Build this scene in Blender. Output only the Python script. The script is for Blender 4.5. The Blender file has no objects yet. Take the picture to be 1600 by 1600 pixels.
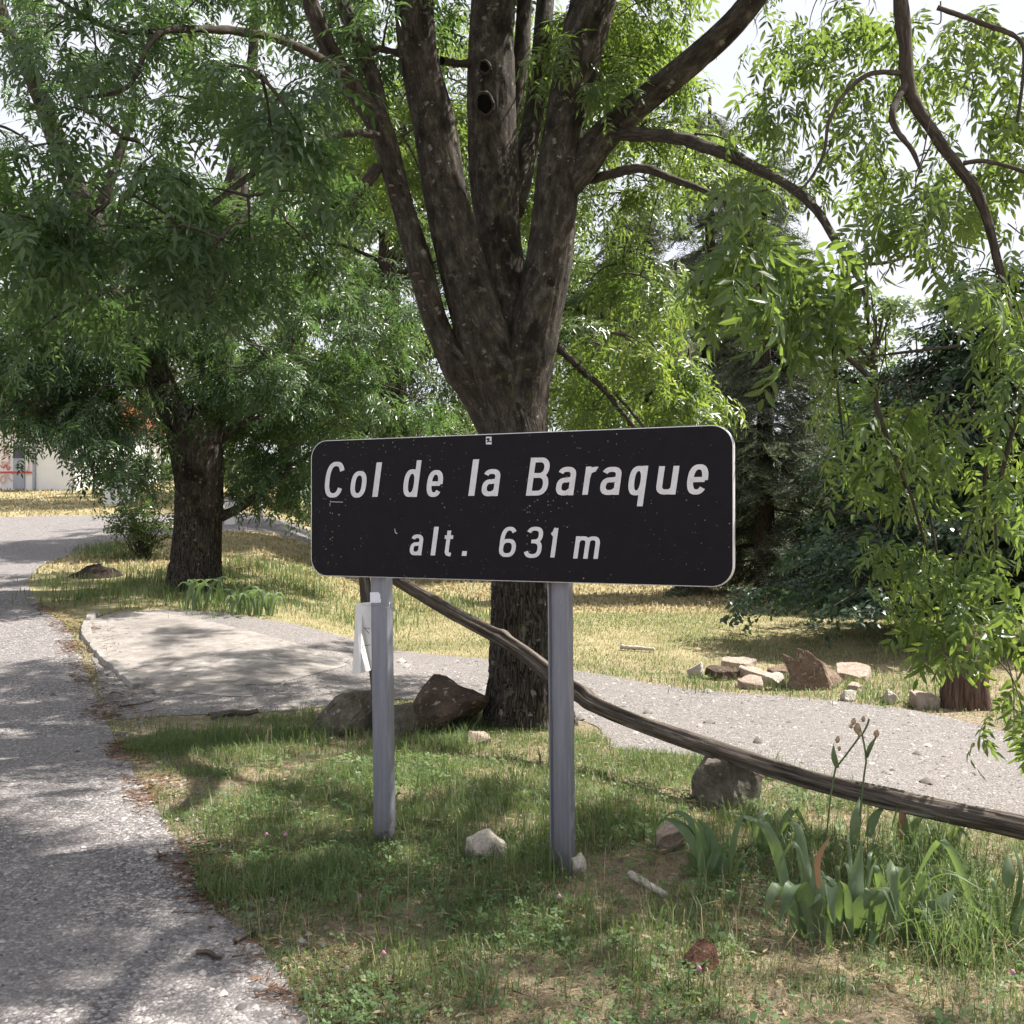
import bpy, bmesh, math, random
import numpy as np
from mathutils import Vector, Matrix
from mathutils.geometry import delaunay_2d_cdt

random.seed(7); RNG = np.random.default_rng(11)
scene = bpy.context.scene
COL = scene.collection
R = math.radians

# ------------------------------------------------------------------ camera
CAM_Z, PITCH, FPX = 1.55, R(0.43), 1600.0
cam_data = bpy.data.cameras.new('camera')
cam_data.sensor_width = 36.0; cam_data.lens = 36.0
cam_data.clip_start = 0.05; cam_data.clip_end = 8000
cam = bpy.data.objects.new('camera', cam_data); COL.objects.link(cam)
cam.location = (0, 0, CAM_Z); cam.rotation_euler = (R(90) + PITCH, 0, 0)
scene.camera = cam
# ------------------------------------------------------------------ sky and sun
SUN_AZ, SUN_EL = R(74), R(55)          # azimuth measured from +Y towards +X
world = bpy.data.worlds.new('World'); scene.world = world; world.use_nodes = True
wn, wl = world.node_tree.nodes, world.node_tree.links
wn.clear()
sky = wn.new('ShaderNodeTexSky'); sky.sky_type = 'NISHITA'; sky.sun_disc = False
sky.sun_elevation = SUN_EL; sky.sun_rotation = SUN_AZ
sky.air_density = 1.0; sky.dust_density = 2.5; sky.ozone_density = 1.0; sky.altitude = 630
bg = wn.new('ShaderNodeBackground'); bg.inputs['Strength'].default_value = 0.105
wo = wn.new('ShaderNodeOutputWorld')
tc = wn.new('ShaderNodeTexCoord'); cn = wn.new('ShaderNodeTexNoise'); cn.inputs['Scale'].default_value = 2.2
cn.inputs['Detail'].default_value = 6
cr = wn.new('ShaderNodeValToRGB'); cr.color_ramp.elements[0].position = 0.25; cr.color_ramp.elements[1].position = 0.62
cr.color_ramp.elements[0].color = (.84, .84, .84, 1); cr.color_ramp.elements[1].color = (1, 1, 1, 1)
mx = wn.new('ShaderNodeMix'); mx.data_type = 'RGBA'
mx.inputs[7].default_value = (3.95, 4.0, 4.35, 1)
wl.new(tc.outputs['Generated'], cn.inputs['Vector']); wl.new(cn.outputs['Fac'], cr.inputs['Fac'])
wl.new(cr.outputs['Color'], mx.inputs[0]); wl.new(sky.outputs['Color'], mx.inputs[6])
wl.new(mx.outputs[2], bg.inputs['Color']); wl.new(bg.outputs['Background'], wo.inputs['Surface'])
sun_data = bpy.data.lights.new('sun', 'SUN'); sun_data.energy = 5.0; sun_data.angle = R(0.55)
sun_data.color = (1.0, 0.94, 0.86)
sun = bpy.data.objects.new('sun', sun_data); COL.objects.link(sun)
SDIR = Vector((math.sin(SUN_AZ) * math.cos(SUN_EL), math.cos(SUN_AZ) * math.cos(SUN_EL), math.sin(SUN_EL)))
sun.rotation_euler = (-SDIR).to_track_quat('-Z', 'Y').to_euler(); sun.location = SDIR * 60
# ------------------------------------------------------------------ exposure
scene.view_settings.view_transform = 'Standard'; scene.view_settings.look = 'None'
scene.view_settings.exposure = 1.27; scene.view_settings.gamma = 1.0
scene.view_settings.use_curve_mapping = False
cy = scene.cycles
cy.max_bounces = 5; cy.diffuse_bounces = 3; cy.glossy_bounces = 1; cy.transmission_bounces = 2; cy.transparent_max_bounces = 2
cy.use_adaptive_sampling = True; cy.adaptive_threshold = 0.03
cy.caustics_reflective = False; cy.caustics_refractive = False; cy.sample_clamp_indirect = 4.0
cy.use_denoising = True
scene.render.engine = 'CYCLES'

# ================================================================== helpers
FW = np.array([0, math.cos(PITCH), math.sin(PITCH)]); UP = np.array([0, -math.sin(PITCH), math.cos(PITCH)]); RT = np.array([1.0, 0, 0])
CP = np.array([0, 0, CAM_Z])
def ray(px, py): return FW + RT * ((px - 800) / FPX) + UP * ((800 - py) / FPX)
def P(px, py, d): return CP + ray(px, py) * d
def sstep(a, b, t):
    t = np.clip((np.asarray(t, float) - a) / (b - a), 0, 1); return t * t * (3 - 2 * t)
def H(x, y):
    x = np.asarray(x, float); y = np.asarray(y, float)
    L = sstep(.08, .27, -x / np.maximum(y, 1.0))
    d = np.clip(y - 7.2, 0, 40); d = d * d / (d + 1.0)
    near = -.10 * sstep(6.0, 3.4, y)
    return L * .088 * d + (1 - L) * .012 * d + near
def Hs(x, y):
    t = min(1, max(0, (-x / max(y, 1.0) - .08) / .19)); L = t * t * (3 - 2 * t)
    d = min(40, max(0, y - 7.2)); d = d * d / (d + 1.0)
    t = min(1, max(0, (y - 6.0) / -2.6))
    return L * .088 * d + (1 - L) * .012 * d - .10 * t * t * (3 - 2 * t)
def G(px, py, off=0.0):
    rx, ry, rz = (float(q) for q in ray(px, py)); lo, hi = 1.0, 1.0
    for i in range(400):
        if CAM_Z + rz * hi <= Hs(rx * hi, ry * hi): break
        lo = hi; hi = hi * 1.02 + .01
    for i in range(26):
        m = .5 * (lo + hi)
        if CAM_Z + rz * m <= Hs(rx * m, ry * m): hi = m
        else: lo = m
    return np.array([rx * hi, ry * hi, CAM_Z + rz * hi + off])
def depth(p): return float(np.dot(np.asarray(p) - CP, FW))

def hash3(i, seed=0):
    i = i.astype(np.int64)
    h = (i[..., 0] * 374761393 + i[..., 1] * 668265263 + i[..., 2] * 2147483647 + seed * 1274126177) & 0xffffffff
    h = ((h ^ (h >> 13)) * 1274126177) & 0xffffffff
    h = h ^ (h >> 16)
    return (h & 0xffff) / 65535.0
def vnoise(p, seed=0):
    p = np.asarray(p, float); i = np.floor(p); f = p - i; f = f * f * (3 - 2 * f)
    out = 0
    for dx in (0, 1):
        for dy in (0, 1):
            for dz in (0, 1):
                w = (f[..., 0] if dx else 1 - f[..., 0]) * (f[..., 1] if dy else 1 - f[..., 1]) * (f[..., 2] if dz else 1 - f[..., 2])
                out = out + w * hash3(i + np.array([dx, dy, dz]), seed)
    return out * 2 - 1
def fbm(p, oct=3, seed=0):
    o = 0; a = 1; s = 0
    for k in range(oct):
        o = o + a * vnoise(np.asarray(p) * 2 ** k, seed + k); s += a; a *= .5
    return o / s

def mesh_obj(name, verts, faces, mat, parent=None, smooth=False, attrs=None, loc=None):
    """verts in world space; stored relative to the parent's (or loc's) location"""
    verts = np.asarray(verts, float)
    off = np.zeros(3)
    if parent is not None: off = np.array(parent['_o'])
    elif loc is not None: off = np.asarray(loc, float)
    me = bpy.data.meshes.new(name)
    if isinstance(faces, np.ndarray):
        v = (verts - off).astype(np.float32); nv, nf, k = len(v), len(faces), faces.shape[1]
        me.vertices.add(nv); me.vertices.foreach_set('co', v.ravel())
        me.loops.add(nf * k); me.loops.foreach_set('vertex_index', faces.astype(np.int32).ravel())
        me.polygons.add(nf); me.polygons.foreach_set('loop_start', np.arange(0, nf * k, k, dtype=np.int32))
        me.update(calc_edges=True)
    else:
        me.from_pydata([tuple(q) for q in (verts - off)], [], [tuple(int(i) for i in f) for f in faces])
    if smooth: me.polygons.foreach_set('use_smooth', np.ones(len(me.polygons), dtype=bool))
    for an, av in (attrs or {}).items():
        av = np.asarray(av, np.float32)
        if av.ndim == 2:
            a = me.attributes.new(an, 'FLOAT_VECTOR', 'POINT'); a.data.foreach_set('vector', av.ravel())
        else:
            a = me.attributes.new(an, 'FLOAT', 'POINT'); a.data.foreach_set('value', av)
    if mat: me.materials.append(mat)
    me.validate()
    o = bpy.data.objects.new(name, me); COL.objects.link(o)
    if parent is not None: o.parent = parent
    else: o.location = off
    o['_o'] = [float(a) for a in off]
    return o
def tag(o, label, cat, group=None, kind=None):
    o['label'] = label; o['category'] = cat
    if group: o['group'] = group
    if kind: o['kind'] = kind
    return o
def thing(name, label, cat, loc, group=None):
    o = bpy.data.objects.new(name, None); COL.objects.link(o)
    o.location = [float(a) for a in loc]; o['_o'] = [float(a) for a in loc]; o.empty_display_size = .1
    return tag(o, label, cat, group)

def catmull(pts, n):
    pts = np.asarray(pts, float); k = len(pts)
    if k == 2: return pts[0] + (pts[1] - pts[0]) * np.linspace(0, 1, n)[:, None]
    e = np.vstack([2 * pts[0] - pts[1], pts, 2 * pts[-1] - pts[-2]])
    seg = np.linalg.norm(np.diff(pts[:, :3], axis=0), axis=1); cum = np.r_[0, np.cumsum(seg)]
    t = np.linspace(0, cum[-1], n); i = np.clip(np.searchsorted(cum, t, side='right') - 1, 0, k - 2)
    u = ((t - cum[i]) / np.maximum(seg[i], 1e-9))[:, None]
    p0, p1, p2, p3 = e[i], e[i + 1], e[i + 2], e[i + 3]
    return .5 * (2 * p1 + (p2 - p0) * u + (2 * p0 - 5 * p1 + 4 * p2 - p3) * u * u + (3 * p1 - p0 - 3 * p2 + p3) * u ** 3)
def frames(path):
    t = np.gradient(path, axis=0); t /= np.linalg.norm(t, axis=1)[:, None] + 1e-12
    ref = np.array([0, 1.0, 0]) if abs(t[0][1]) < .8 else np.array([1.0, 0, 0])
    a = np.zeros_like(t)
    a0 = ref - t[0] * np.dot(ref, t[0]); a0 /= np.linalg.norm(a0)
    for i in range(len(t)):
        a0 = a0 - t[i] * np.dot(a0, t[i]); a0 /= np.linalg.norm(a0) + 1e-12; a[i] = a0
    return t, a, np.cross(t, a)
def tube(ctrl, nring, nseg, disp=None, cap=True):
    """ctrl rows x,y,z,r -> verts, quad faces, bark coordinates"""
    c = catmull(ctrl, nring); path, rad = c[:, :3], np.maximum(c[:, 3], .0012)
    t, a, b = frames(path)
    s = np.r_[0, np.cumsum(np.linalg.norm(np.diff(path, axis=0), axis=1))]
    th = np.linspace(0, 2 * np.pi, nseg, endpoint=False)
    C, S = np.cos(th), np.sin(th)
    rr = np.repeat(rad[:, None], nseg, 1)
    bark = np.stack([rr * C, rr * S, np.repeat(s[:, None], nseg, 1)], -1)
    if disp is not None: rr = rr + disp(bark, rr, s[:, None], th[None, :])
    v = path[:, None, :] + rr[..., None] * (C[None, :, None] * a[:, None, :] + S[None, :, None] * b[:, None, :])
    i = np.arange(nring - 1)[:, None] * nseg; j = np.arange(nseg)[None, :]; j2 = (j + 1) % nseg
    f = np.stack([i + j, i + j2, i + nseg + j2, i + nseg + j], -1).reshape(-1, 4)
    v = v.reshape(-1, 3); bark = bark.reshape(-1, 3)
    if cap:
        n0 = len(v); v = np.vstack([v, path[:1], path[-1:]]); bark = np.vstack([bark, [[0, 0, 0]], [[0, 0, s[-1]]]])
        f0 = np.stack([np.full(nseg, n0), (np.arange(nseg) + 1) % nseg, np.arange(nseg), np.full(nseg, n0)], -1)
        L = (nring - 1) * nseg
        f1 = np.stack([np.full(nseg, n0 + 1), L + np.arange(nseg), L + (np.arange(nseg) + 1) % nseg, np.full(nseg, n0 + 1)], -1)
        fl = [tuple(q) for q in f] + [tuple(q[:3]) for q in f0] + [tuple(q[:3]) for q in f1]
        return v, fl, bark
    return v, f, bark
def merge(parts):
    vs, fs, bs, n = [], [], [], 0
    for v, f, b in parts:
        vs.append(v); bs.append(b); fs.append(np.asarray(f) + n); n += len(v)
    return np.vstack(vs), np.vstack(fs), np.vstack(bs)

# ================================================================== materials
def mat_new(name):
    m = bpy.data.materials.new(name); m.use_nodes = True
    nt = m.node_tree; b = nt.nodes['Principled BSDF']
    return m, nt, b
def nd(nt, t, **kw):
    n = nt.nodes.new(t)
    for k, v in kw.items():
        if k in n.inputs.keys(): n.inputs[k].default_value = v
        else: setattr(n, k, v)
    return n
def ramp(nt, fac, stops):
    r = nt.nodes.new('ShaderNodeValToRGB'); e = r.color_ramp.elements
    while len(e) < len(stops): e.new(.5)
    for k, (p, c) in enumerate(stops):
        e[k].position = p; e[k].color = (c, c, c, 1) if not hasattr(c, '__len__') else (*c, 1)
    nt.links.new(fac, r.inputs['Fac']); return r.outputs['Color']
def mixc(nt, fac, a, b, mode='MIX'):
    m = nt.nodes.new('ShaderNodeMix'); m.data_type = 'RGBA'; m.blend_type = mode
    for k, v in ((0, fac), (6, a), (7, b)):
        if isinstance(v, bpy.types.NodeSocket): nt.links.new(v, m.inputs[k])
        else: m.inputs[k].default_value = (*v, 1) if k else v
    return m.outputs[2]
def coords(nt, kind='Object', scale=(1, 1, 1), attr=None, loc=(0, 0, 0)):
    if attr:
        s = nt.nodes.new('ShaderNodeAttribute'); s.attribute_name = attr; out = s.outputs['Vector']
    elif kind == 'World':
        s = nt.nodes.new('ShaderNodeNewGeometry'); out = s.outputs['Position']
    else:
        s = nt.nodes.new('ShaderNodeTexCoord'); out = s.outputs[kind]
    mp = nt.nodes.new('ShaderNodeMapping'); mp.inputs['Scale'].default_value = scale; mp.inputs['Location'].default_value = loc
    nt.links.new(out, mp.inputs['Vector']); return mp.outputs['Vector']
def noise(nt, vec, scale=5, detail=4, rough=.55, dist=0):
    n = nd(nt, 'ShaderNodeTexNoise', Scale=scale, Detail=detail, Roughness=rough, Distortion=dist)
    nt.links.new(vec, n.inputs['Vector']); return n.outputs['Fac']
def voro(nt, vec, scale=5, feature='F1', out='Distance', rnd=1.0):
    n = nt.nodes.new('ShaderNodeTexVoronoi'); n.feature = feature
    n.inputs['Scale'].default_value = scale; n.inputs['Randomness'].default_value = rnd
    nt.links.new(vec, n.inputs['Vector']); return n.outputs[out]
def bump(nt, b, h, strength=.5, dist=.01, prev=None):
    n = nd(nt, 'ShaderNodeBump', Strength=strength, Distance=dist)
    nt.links.new(h, n.inputs['Height'])
    if prev is not None: nt.links.new(prev, n.inputs['Normal'])
    nt.links.new(n.outputs['Normal'], b.inputs['Normal']); return n.outputs['Normal']
def math_n(nt, op, a, b=None):
    m = nt.nodes.new('ShaderNodeMath'); m.operation = op
    for k, v in enumerate((a, b)):
        if v is None: continue
        if isinstance(v, bpy.types.NodeSocket): nt.links.new(v, m.inputs[k])
        else: m.inputs[k].default_value = v
    return m.outputs[0]

def leaf_mat(name, dark, light, trans, tfac=.4, rough=.42, spec=.45, yellow=None, veins=False):
    m, nt, b = mat_new(name)
    a = nt.nodes.new('ShaderNodeAttribute'); a.attribute_name = 'rnd'
    col = ramp(nt, a.outputs['Fac'], [(0, dark), (.8, light), (1, yellow or light)])
    if veins:
        vn = noise(nt, coords(nt, attr='lv', scale=(26, 1.2, 1)), 1.0, 4, .7); col = mixc(nt, ramp(nt, vn, [(.38, .55), (.62, 0.)]), col, tuple(q * .45 for q in dark))
        vb = noise(nt, coords(nt, attr='lv', scale=(2, 5, 1)), 1.0, 4, .7); col = mixc(nt, ramp(nt, vb, [(.60, 0.), (.75, .5)]), col, (.34, .30, .14))
        bump(nt, b, vn, .35, .003)
    nt.links.new(col, b.inputs['Base Color'])
    b.inputs['Roughness'].default_value = rough; b.inputs['Specular IOR Level'].default_value = spec
    tr = nt.nodes.new('ShaderNodeBsdfTranslucent')
    tcol = ramp(nt, a.outputs['Fac'], [(0, tuple(q * .75 for q in trans)), (.8, trans), (1, tuple(min(1, q * c) for q, c in zip(trans, (1.9, 1.4, 1.0))))])
    nt.links.new(tcol, tr.inputs['Color'])
    ms = nt.nodes.new('ShaderNodeMixShader'); ms.inputs['Fac'].default_value = tfac
    nt.links.new(b.outputs[0], ms.inputs[1]); nt.links.new(tr.outputs[0], ms.inputs[2])
    nt.links.new(ms.outputs[0], nt.nodes['Material Output'].inputs['Surface'])
    return m
M = {}
M['ash'] = leaf_mat('ash_leaf', (.027, .056, .026), (.062, .108, .043), (.155, .275, .062), .40, rough=.36, spec=.55, yellow=(.16, .19, .045))
M['ash_bright'] = leaf_mat('ash_leaf_sunlit', (.036, .074, .028), (.095, .150, .050), (.30, .43, .07), .44, rough=.36, spec=.55, yellow=(.22, .24, .05))  # yellower ash leaf, with sunlight on the hanging leaves put into its colour
M['broad'] = leaf_mat('broad_leaf', (.042, .078, .030), (.105, .150, .060), (.22, .32, .08), .42, rough=.30, spec=.7)
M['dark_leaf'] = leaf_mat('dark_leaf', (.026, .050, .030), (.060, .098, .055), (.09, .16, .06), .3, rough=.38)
M['needle'] = leaf_mat('conifer_needle', (.060, .078, .055), (.250, .275, .175), (.16, .20, .10), .30, rough=.55, spec=.35)
M['iris'] = leaf_mat('iris_leaf', (.105, .158, .092), (.195, .252, .155), (.28, .42, .09), .36, rough=.45, spec=.3, veins=True)
M['iris_pale'] = leaf_mat('iris_leaf_pale', (.11, .18, .09), (.18, .26, .135), (.30, .44, .12), .4, rough=.5, spec=.35, veins=True)
M['grass'] = leaf_mat('grass_blade', (.062, .108, .040), (.165, .220, .090), (.24, .34, .08), .38, rough=.45, spec=.4, yellow=(.45, .39, .24))
M['straw'] = leaf_mat('straw_blade', (.30, .23, .13), (.50, .42, .27), (.45, .38, .20), .3, rough=.6, spec=.2)
M['clover'] = leaf_mat('clover_leaf', (.070, .130, .052), (.160, .240, .100), (.22, .36, .08), .35, rough=.5, spec=.3)
M['litter'] = leaf_mat('needle_litter', (.085, .048, .032), (.21, .125, .082), (.13, .07, .04), .15, rough=.8, spec=.1)
M['dry_leaf'] = leaf_mat('dry_leaf', (.28, .165, .10), (.36, .22, .13), (.4, .22, .1), .35, rough=.6, spec=.2)

def bark_mat(name, dark, mid, pale, lichen=1.0, fiss=1.0, soot=.5, fade=False):
    m, nt, b = mat_new(name)
    c1 = coords(nt, attr='bark', scale=(40, 40, 4.6)); c2 = coords(nt, attr='bark', scale=(1, 1, 1)); c3 = coords(nt, attr='bark', scale=(1, 1, .55))
    wv = nt.nodes.new('ShaderNodeTexNoise'); wv.inputs['Scale'].default_value = 9; nt.links.new(c2, wv.inputs['Vector'])
    c1w = nt.nodes.new('ShaderNodeVectorMath'); c1w.operation = 'MULTIPLY_ADD'; nt.links.new(wv.outputs['Color'], c1w.inputs[0]); c1w.inputs[1].default_value = (1.6, 1.6, .8); nt.links.new(c1, c1w.inputs[2]); c1 = c1w.outputs[0]
    fis = voro(nt, c1, 1.0, 'DISTANCE_TO_EDGE'); n1 = noise(nt, c1, 1.6, 6, .65); n2 = noise(nt, c2, 3.2, 4, .6); n3 = noise(nt, c2, 60, 4, .7)
    n1m = n1
    if fade:
        gp = nt.nodes.new('ShaderNodeNewGeometry'); sz_ = nt.nodes.new('ShaderNodeSeparateXYZ'); nt.links.new(gp.outputs['Position'], sz_.inputs[0])
        mr = nt.nodes.new('ShaderNodeMapRange'); mr.inputs[1].default_value = 1.5; mr.inputs[2].default_value = 2.5; mr.inputs[3].default_value = 1.0; mr.inputs[4].default_value = .16
        nt.links.new(sz_.outputs[2], mr.inputs[0]); fadev = mr.outputs[0]
        niso = noise(nt, coords(nt, attr='bark', scale=(1, 1, .45)), 17, 7, .68, .3)
        n1m = math_n(nt, 'ADD', math_n(nt, 'MULTIPLY', n1, fadev), math_n(nt, 'MULTIPLY', niso, math_n(nt, 'SUBTRACT', 1.0, fadev)))
    base = ramp(nt, n1m, [(.34, dark), (.50, mid), (.66, pale)])
    base = mixc(nt, ramp(nt, n3, [(.35, 0.), (.75, .45)]), base, mid)
    f = ramp(nt, math_n(nt, 'ADD', fis, math_n(nt, 'MULTIPLY', n3, .12)), [(0.06, fiss), (.20, 0.)])
    if fade: f = math_n(nt, 'MULTIPLY', f, fadev)
    base = mixc(nt, f, base, tuple(q * .35 for q in dark))
    so = ramp(nt, noise(nt, c3, 4.2, 5, .62, .3), [(.53, 0.), (.63, soot)]); base = mixc(nt, so, base, (.016, .013, .011))
    gr = ramp(nt, noise(nt, c2, 6.5, 3, .5), [(.60, 0.), (.75, .35)]); base = mixc(nt, gr, base, (.13, .13, .055))
    def red(s_):
        q = nt.nodes.new('ShaderNodeSeparateColor'); nt.links.new(s_, q.inputs[0]); return q.outputs[0]
    vd = voro(nt, c2, 13, 'F1'); vc = red(voro(nt, c2, 13, 'F1', 'Color'))
    sz = math_n(nt, 'MULTIPLY', math_n(nt, 'POWER', vc, 5.0), .34 * lichen)
    spot = math_n(nt, 'LESS_THAN', math_n(nt, 'ADD', vd, math_n(nt, 'MULTIPLY', math_n(nt, 'SUBTRACT', n3, .5), 1.1)), sz)
    base = mixc(nt, ramp(nt, math_n(nt, 'ADD', noise(nt, c2, 9, 5, .7, .5), math_n(nt, 'MULTIPLY', math_n(nt, 'SUBTRACT', n3, .5), .35)), [(.60, 0.), (.68, .55 * min(1, lichen))]), base, (.21, .20, .17))
    base = mixc(nt, math_n(nt, 'MULTIPLY', spot, .6), base, (.30, .29, .24))
    vd2 = voro(nt, c2, 48, 'F1'); vc2 = red(voro(nt, c2, 48, 'F1', 'Color'))
    sp2 = math_n(nt, 'LESS_THAN', math_n(nt, 'ADD', vd2, math_n(nt, 'MULTIPLY', math_n(nt, 'SUBTRACT', n3, .5), .5)), math_n(nt, 'MULTIPLY', math_n(nt, 'POWER', vc2, 9.0), .30 * lichen))
    base = mixc(nt, math_n(nt, 'MULTIPLY', sp2, .5), base, (.28, .27, .22))
    nt.links.new(base, b.inputs['Base Color']); b.inputs['Roughness'].default_value = .9; b.inputs['Specular IOR Level'].default_value = .2
    fh = ramp(nt, fis, [(0, 0.), (.3, 1.)])
    if fade: fh = math_n(nt, 'MULTIPLY', fh, fadev)
    p = bump(nt, b, fh, .8 * fiss, .010)
    p = bump(nt, b, n1m, .6, .010, p); bump(nt, b, n3, .35, .004, p)
    return m
M['bark'] = bark_mat('ash_bark', (.016, .0135, .0115), (.054, .046, .039), (.140, .125, .108), .8, 1.0, .95, True)
M['bark_low'] = M['bark']
M['twig'] = bark_mat('twig_bark', (.030, .024, .020), (.065, .054, .045), (.12, .105, .09), .2, .2, .2)
M['conifer_bark'] = bark_mat('conifer_bark', (.03, .024, .02), (.07, .055, .045), (.11, .09, .075), .3, .8, .3)

def simple(name, col, rough=.7, spec=.3, metal=0, nscale=None, amt=.25, bmp=0, bscale=None, col2=None):
    m, nt, b = mat_new(name)
    b.inputs['Roughness'].default_value = rough; b.inputs['Specular IOR Level'].default_value = spec; b.inputs['Metallic'].default_value = metal
    c = coords(nt, 'Object')
    if nscale:
        n = noise(nt, c, nscale, 6, .65)
        lo = tuple(q * (1 - amt) for q in col); hi = col2 or tuple(min(1, q * (1 + amt)) for q in col)
        nt.links.new(ramp(nt, n, [(.3, lo), (.7, hi)]), b.inputs['Base Color'])
        if bmp: bump(nt, b, noise(nt, c, bscale or nscale * 3, 6, .65), bmp, .01)
    else: b.inputs['Base Color'].default_value = (*col, 1)
    return m
def gravel_mat(name, stops, s1=75, patch=(.5, .45, .42), patch_amt=.3, bstr=.9, dust=None):
    m, nt, b = mat_new(name)
    c = coords(nt, 'World')
    vc = voro(nt, c, s1, 'F1', 'Color'); vd = voro(nt, c, s1, 'F1'); vb = voro(nt, c, s1 * 2.3, 'F1', 'Color')
    sx = nt.nodes.new('ShaderNodeSeparateColor'); nt.links.new(vc, sx.inputs[0])
    sb = nt.nodes.new('ShaderNodeSeparateColor'); nt.links.new(vb, sb.inputs[0])
    a = ramp(nt, sx.outputs[0], stops); a2 = ramp(nt, sb.outputs[1], stops)
    col = mixc(nt, .4, a, a2)
    ed = ramp(nt, vd, [(.45, 0.), (.75, .5)]); col = mixc(nt, ed, col, (.10, .088, .08))
    big = noise(nt, c, .9, 5, .6, .5); col = mixc(nt, ramp(nt, big, [(.42, 0.), (.66, patch_amt)]), col, patch)
    fine = noise(nt, c, 9, 5, .7); col = mixc(nt, ramp(nt, fine, [(.45, 0.), (.8, .3)]), col, tuple(q * .55 for q in patch))
    nt.links.new(col, b.inputs['Base Color']); b.inputs['Roughness'].default_value = .9; b.inputs['Specular IOR Level'].default_value = .2
    p = bump(nt, b, ramp(nt, vd, [(0, 1.), (.8, 0.)]), bstr, .008); bump(nt, b, big, .3, .05, p)
    return m
M['road'] = gravel_mat('chipped_asphalt', [(0, (.055, .050, .053)), (.45, (.165, .153, .155)), (.8, (.32, .30, .295)), (1, (.56, .54, .52))], 60, (.22, .205, .20), .6, 1.0)
M['path'] = gravel_mat('pale_gravel', [(0, (.10, .092, .088)), (.4, (.20, .184, .178)), (.8, (.28, .262, .253)), (1, (.42, .40, .385))], 64, (.23, .21, .198), .6, 1.0)
def slab_mat():
    m, nt, b = mat_new('worn_concrete'); c = coords(nt, 'World')
    n1 = noise(nt, c, 1.6, 6, .65, .6); n2 = noise(nt, c, 12, 6, .7); n3 = noise(nt, c, 90, 4, .7)
    cv = voro(nt, coords(nt, 'World', (1, 1, 0)), .42, 'DISTANCE_TO_EDGE')
    col = ramp(nt, n1, [(.35, (.195, .178, .164)), (.5, (.29, .267, .248)), (.68, (.37, .343, .32))])
    col = mixc(nt, ramp(nt, n2, [(.35, .55), (.58, 0.)]), col, (.15, .135, .12))
    col = mixc(nt, ramp(nt, n3, [(.5, 0.), (.8, .35)]), col, (.10, .09, .08))
    col = mixc(nt, ramp(nt, math_n(nt, 'ADD', cv, math_n(nt, 'MULTIPLY', n2, .05)), [(.024, .45), (.036, 0.)]), col, (.12, .105, .09))
    nt.links.new(col, b.inputs['Base Color']); b.inputs['Roughness'].default_value = .92; b.inputs['Specular IOR Level'].default_value = .2
    q = bump(nt, b, n2, .6, .02); bump(nt, b, n3, .6, .006, q); return m
M['slab'] = slab_mat()
M['kerb'] = simple('pale_kerb', (.25, .235, .215), .9, .2, 0, 14, .35, .6, 60)

def soil_mat():
    m, nt, b = mat_new('grass_soil'); c = coords(nt, 'World')
    n1 = noise(nt, c, 1.1, 6, .65, .6); n2 = noise(nt, c, 22, 6, .7); n3 = noise(nt, c, 130, 4, .7); n4 = noise(nt, c, .16, 4, .6)
    soil = ramp(nt, n2, [(.3, (.12, .095, .07)), (.5, (.29, .235, .175)), (.72, (.46, .39, .30))])
    green = ramp(nt, n3, [(.3, (.065, .085, .030)), (.7, (.19, .20, .085))])
    dry = ramp(nt, n3, [(.3, (.24, .20, .11)), (.7, (.44, .39, .23))])
    col = mixc(nt, ramp(nt, n1, [(.46, 0.), (.66, .6)]), soil, green)
    sepn = nt.nodes.new('ShaderNodeSeparateXYZ'); nt.links.new(c, sepn.inputs[0])
    far = nt.nodes.new('ShaderNodeMapRange'); far.inputs[1].default_value = 8; far.inputs[2].default_value = 12
    nt.links.new(sepn.outputs[1], far.inputs[0])
    fld = mixc(nt, ramp(nt, n1, [(.40, 0.), (.66, .75)]), dry, green)
    col = mixc(nt, far.outputs[0], col, fld)
    nt.links.new(col, b.inputs['Base Color']); b.inputs['Roughness'].default_value = .95; b.inputs['Specular IOR Level'].default_value = .1
    p = bump(nt, b, n2, .8, .03); bump(nt, b, n3, .7, .012, p)
    return m
M['soil'] = soil_mat()
def rock_mat(name, a, bcol, c3, s=6):
    m, nt, b = mat_new(name); c = coords(nt, 'Object')
    n1 = noise(nt, c, s, 7, .68, .4); n2 = noise(nt, c, s * 9, 5, .7); v = voro(nt, c, s * 5, 'F1', 'Color')
    col = ramp(nt, n1, [(.30, a), (.52, bcol), (.72, c3)])
    col = mixc(nt, ramp(nt, n2, [(.35, .45), (.6, 0.)]), col, tuple(q * .45 for q in a))
    lich = ramp(nt, noise(nt, c, s * 3.3, 3, .5), [(.63, 0.), (.68, .55)]); col = mixc(nt, lich, col, (.42, .42, .36))
    nt.links.new(col, b.inputs['Base Color']); b.inputs['Roughness'].default_value = .92; b.inputs['Specular IOR Level'].default_value = .2
    p = bump(nt, b, n1, .9, .04); bump(nt, b, n2, .9, .010, p)
    return m
M['rock_grey'] = rock_mat('grey_rock', (.075, .064, .05), (.17, .150, .122), (.28, .255, .215))
M['rock_brown'] = rock_mat('brown_rock', (.045, .032, .025), (.105, .075, .057), (.17, .125, .095))
M['rock_pink'] = rock_mat('pinkish_rock', (.30, .225, .185), (.44, .35, .29), (.55, .47, .41), 9)
M['rock_rust'] = rock_mat('rusty_rock', (.12, .078, .055), (.23, .165, .125), (.36, .29, .24), 8)
M['rock_pale'] = rock_mat('pale_stone', (.42, .37, .31), (.55, .50, .43), (.65, .60, .54), 9)
M['brick'] = rock_mat('burnt_brick', (.09, .045, .032), (.17, .085, .06), (.24, .14, .10), 14)
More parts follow.
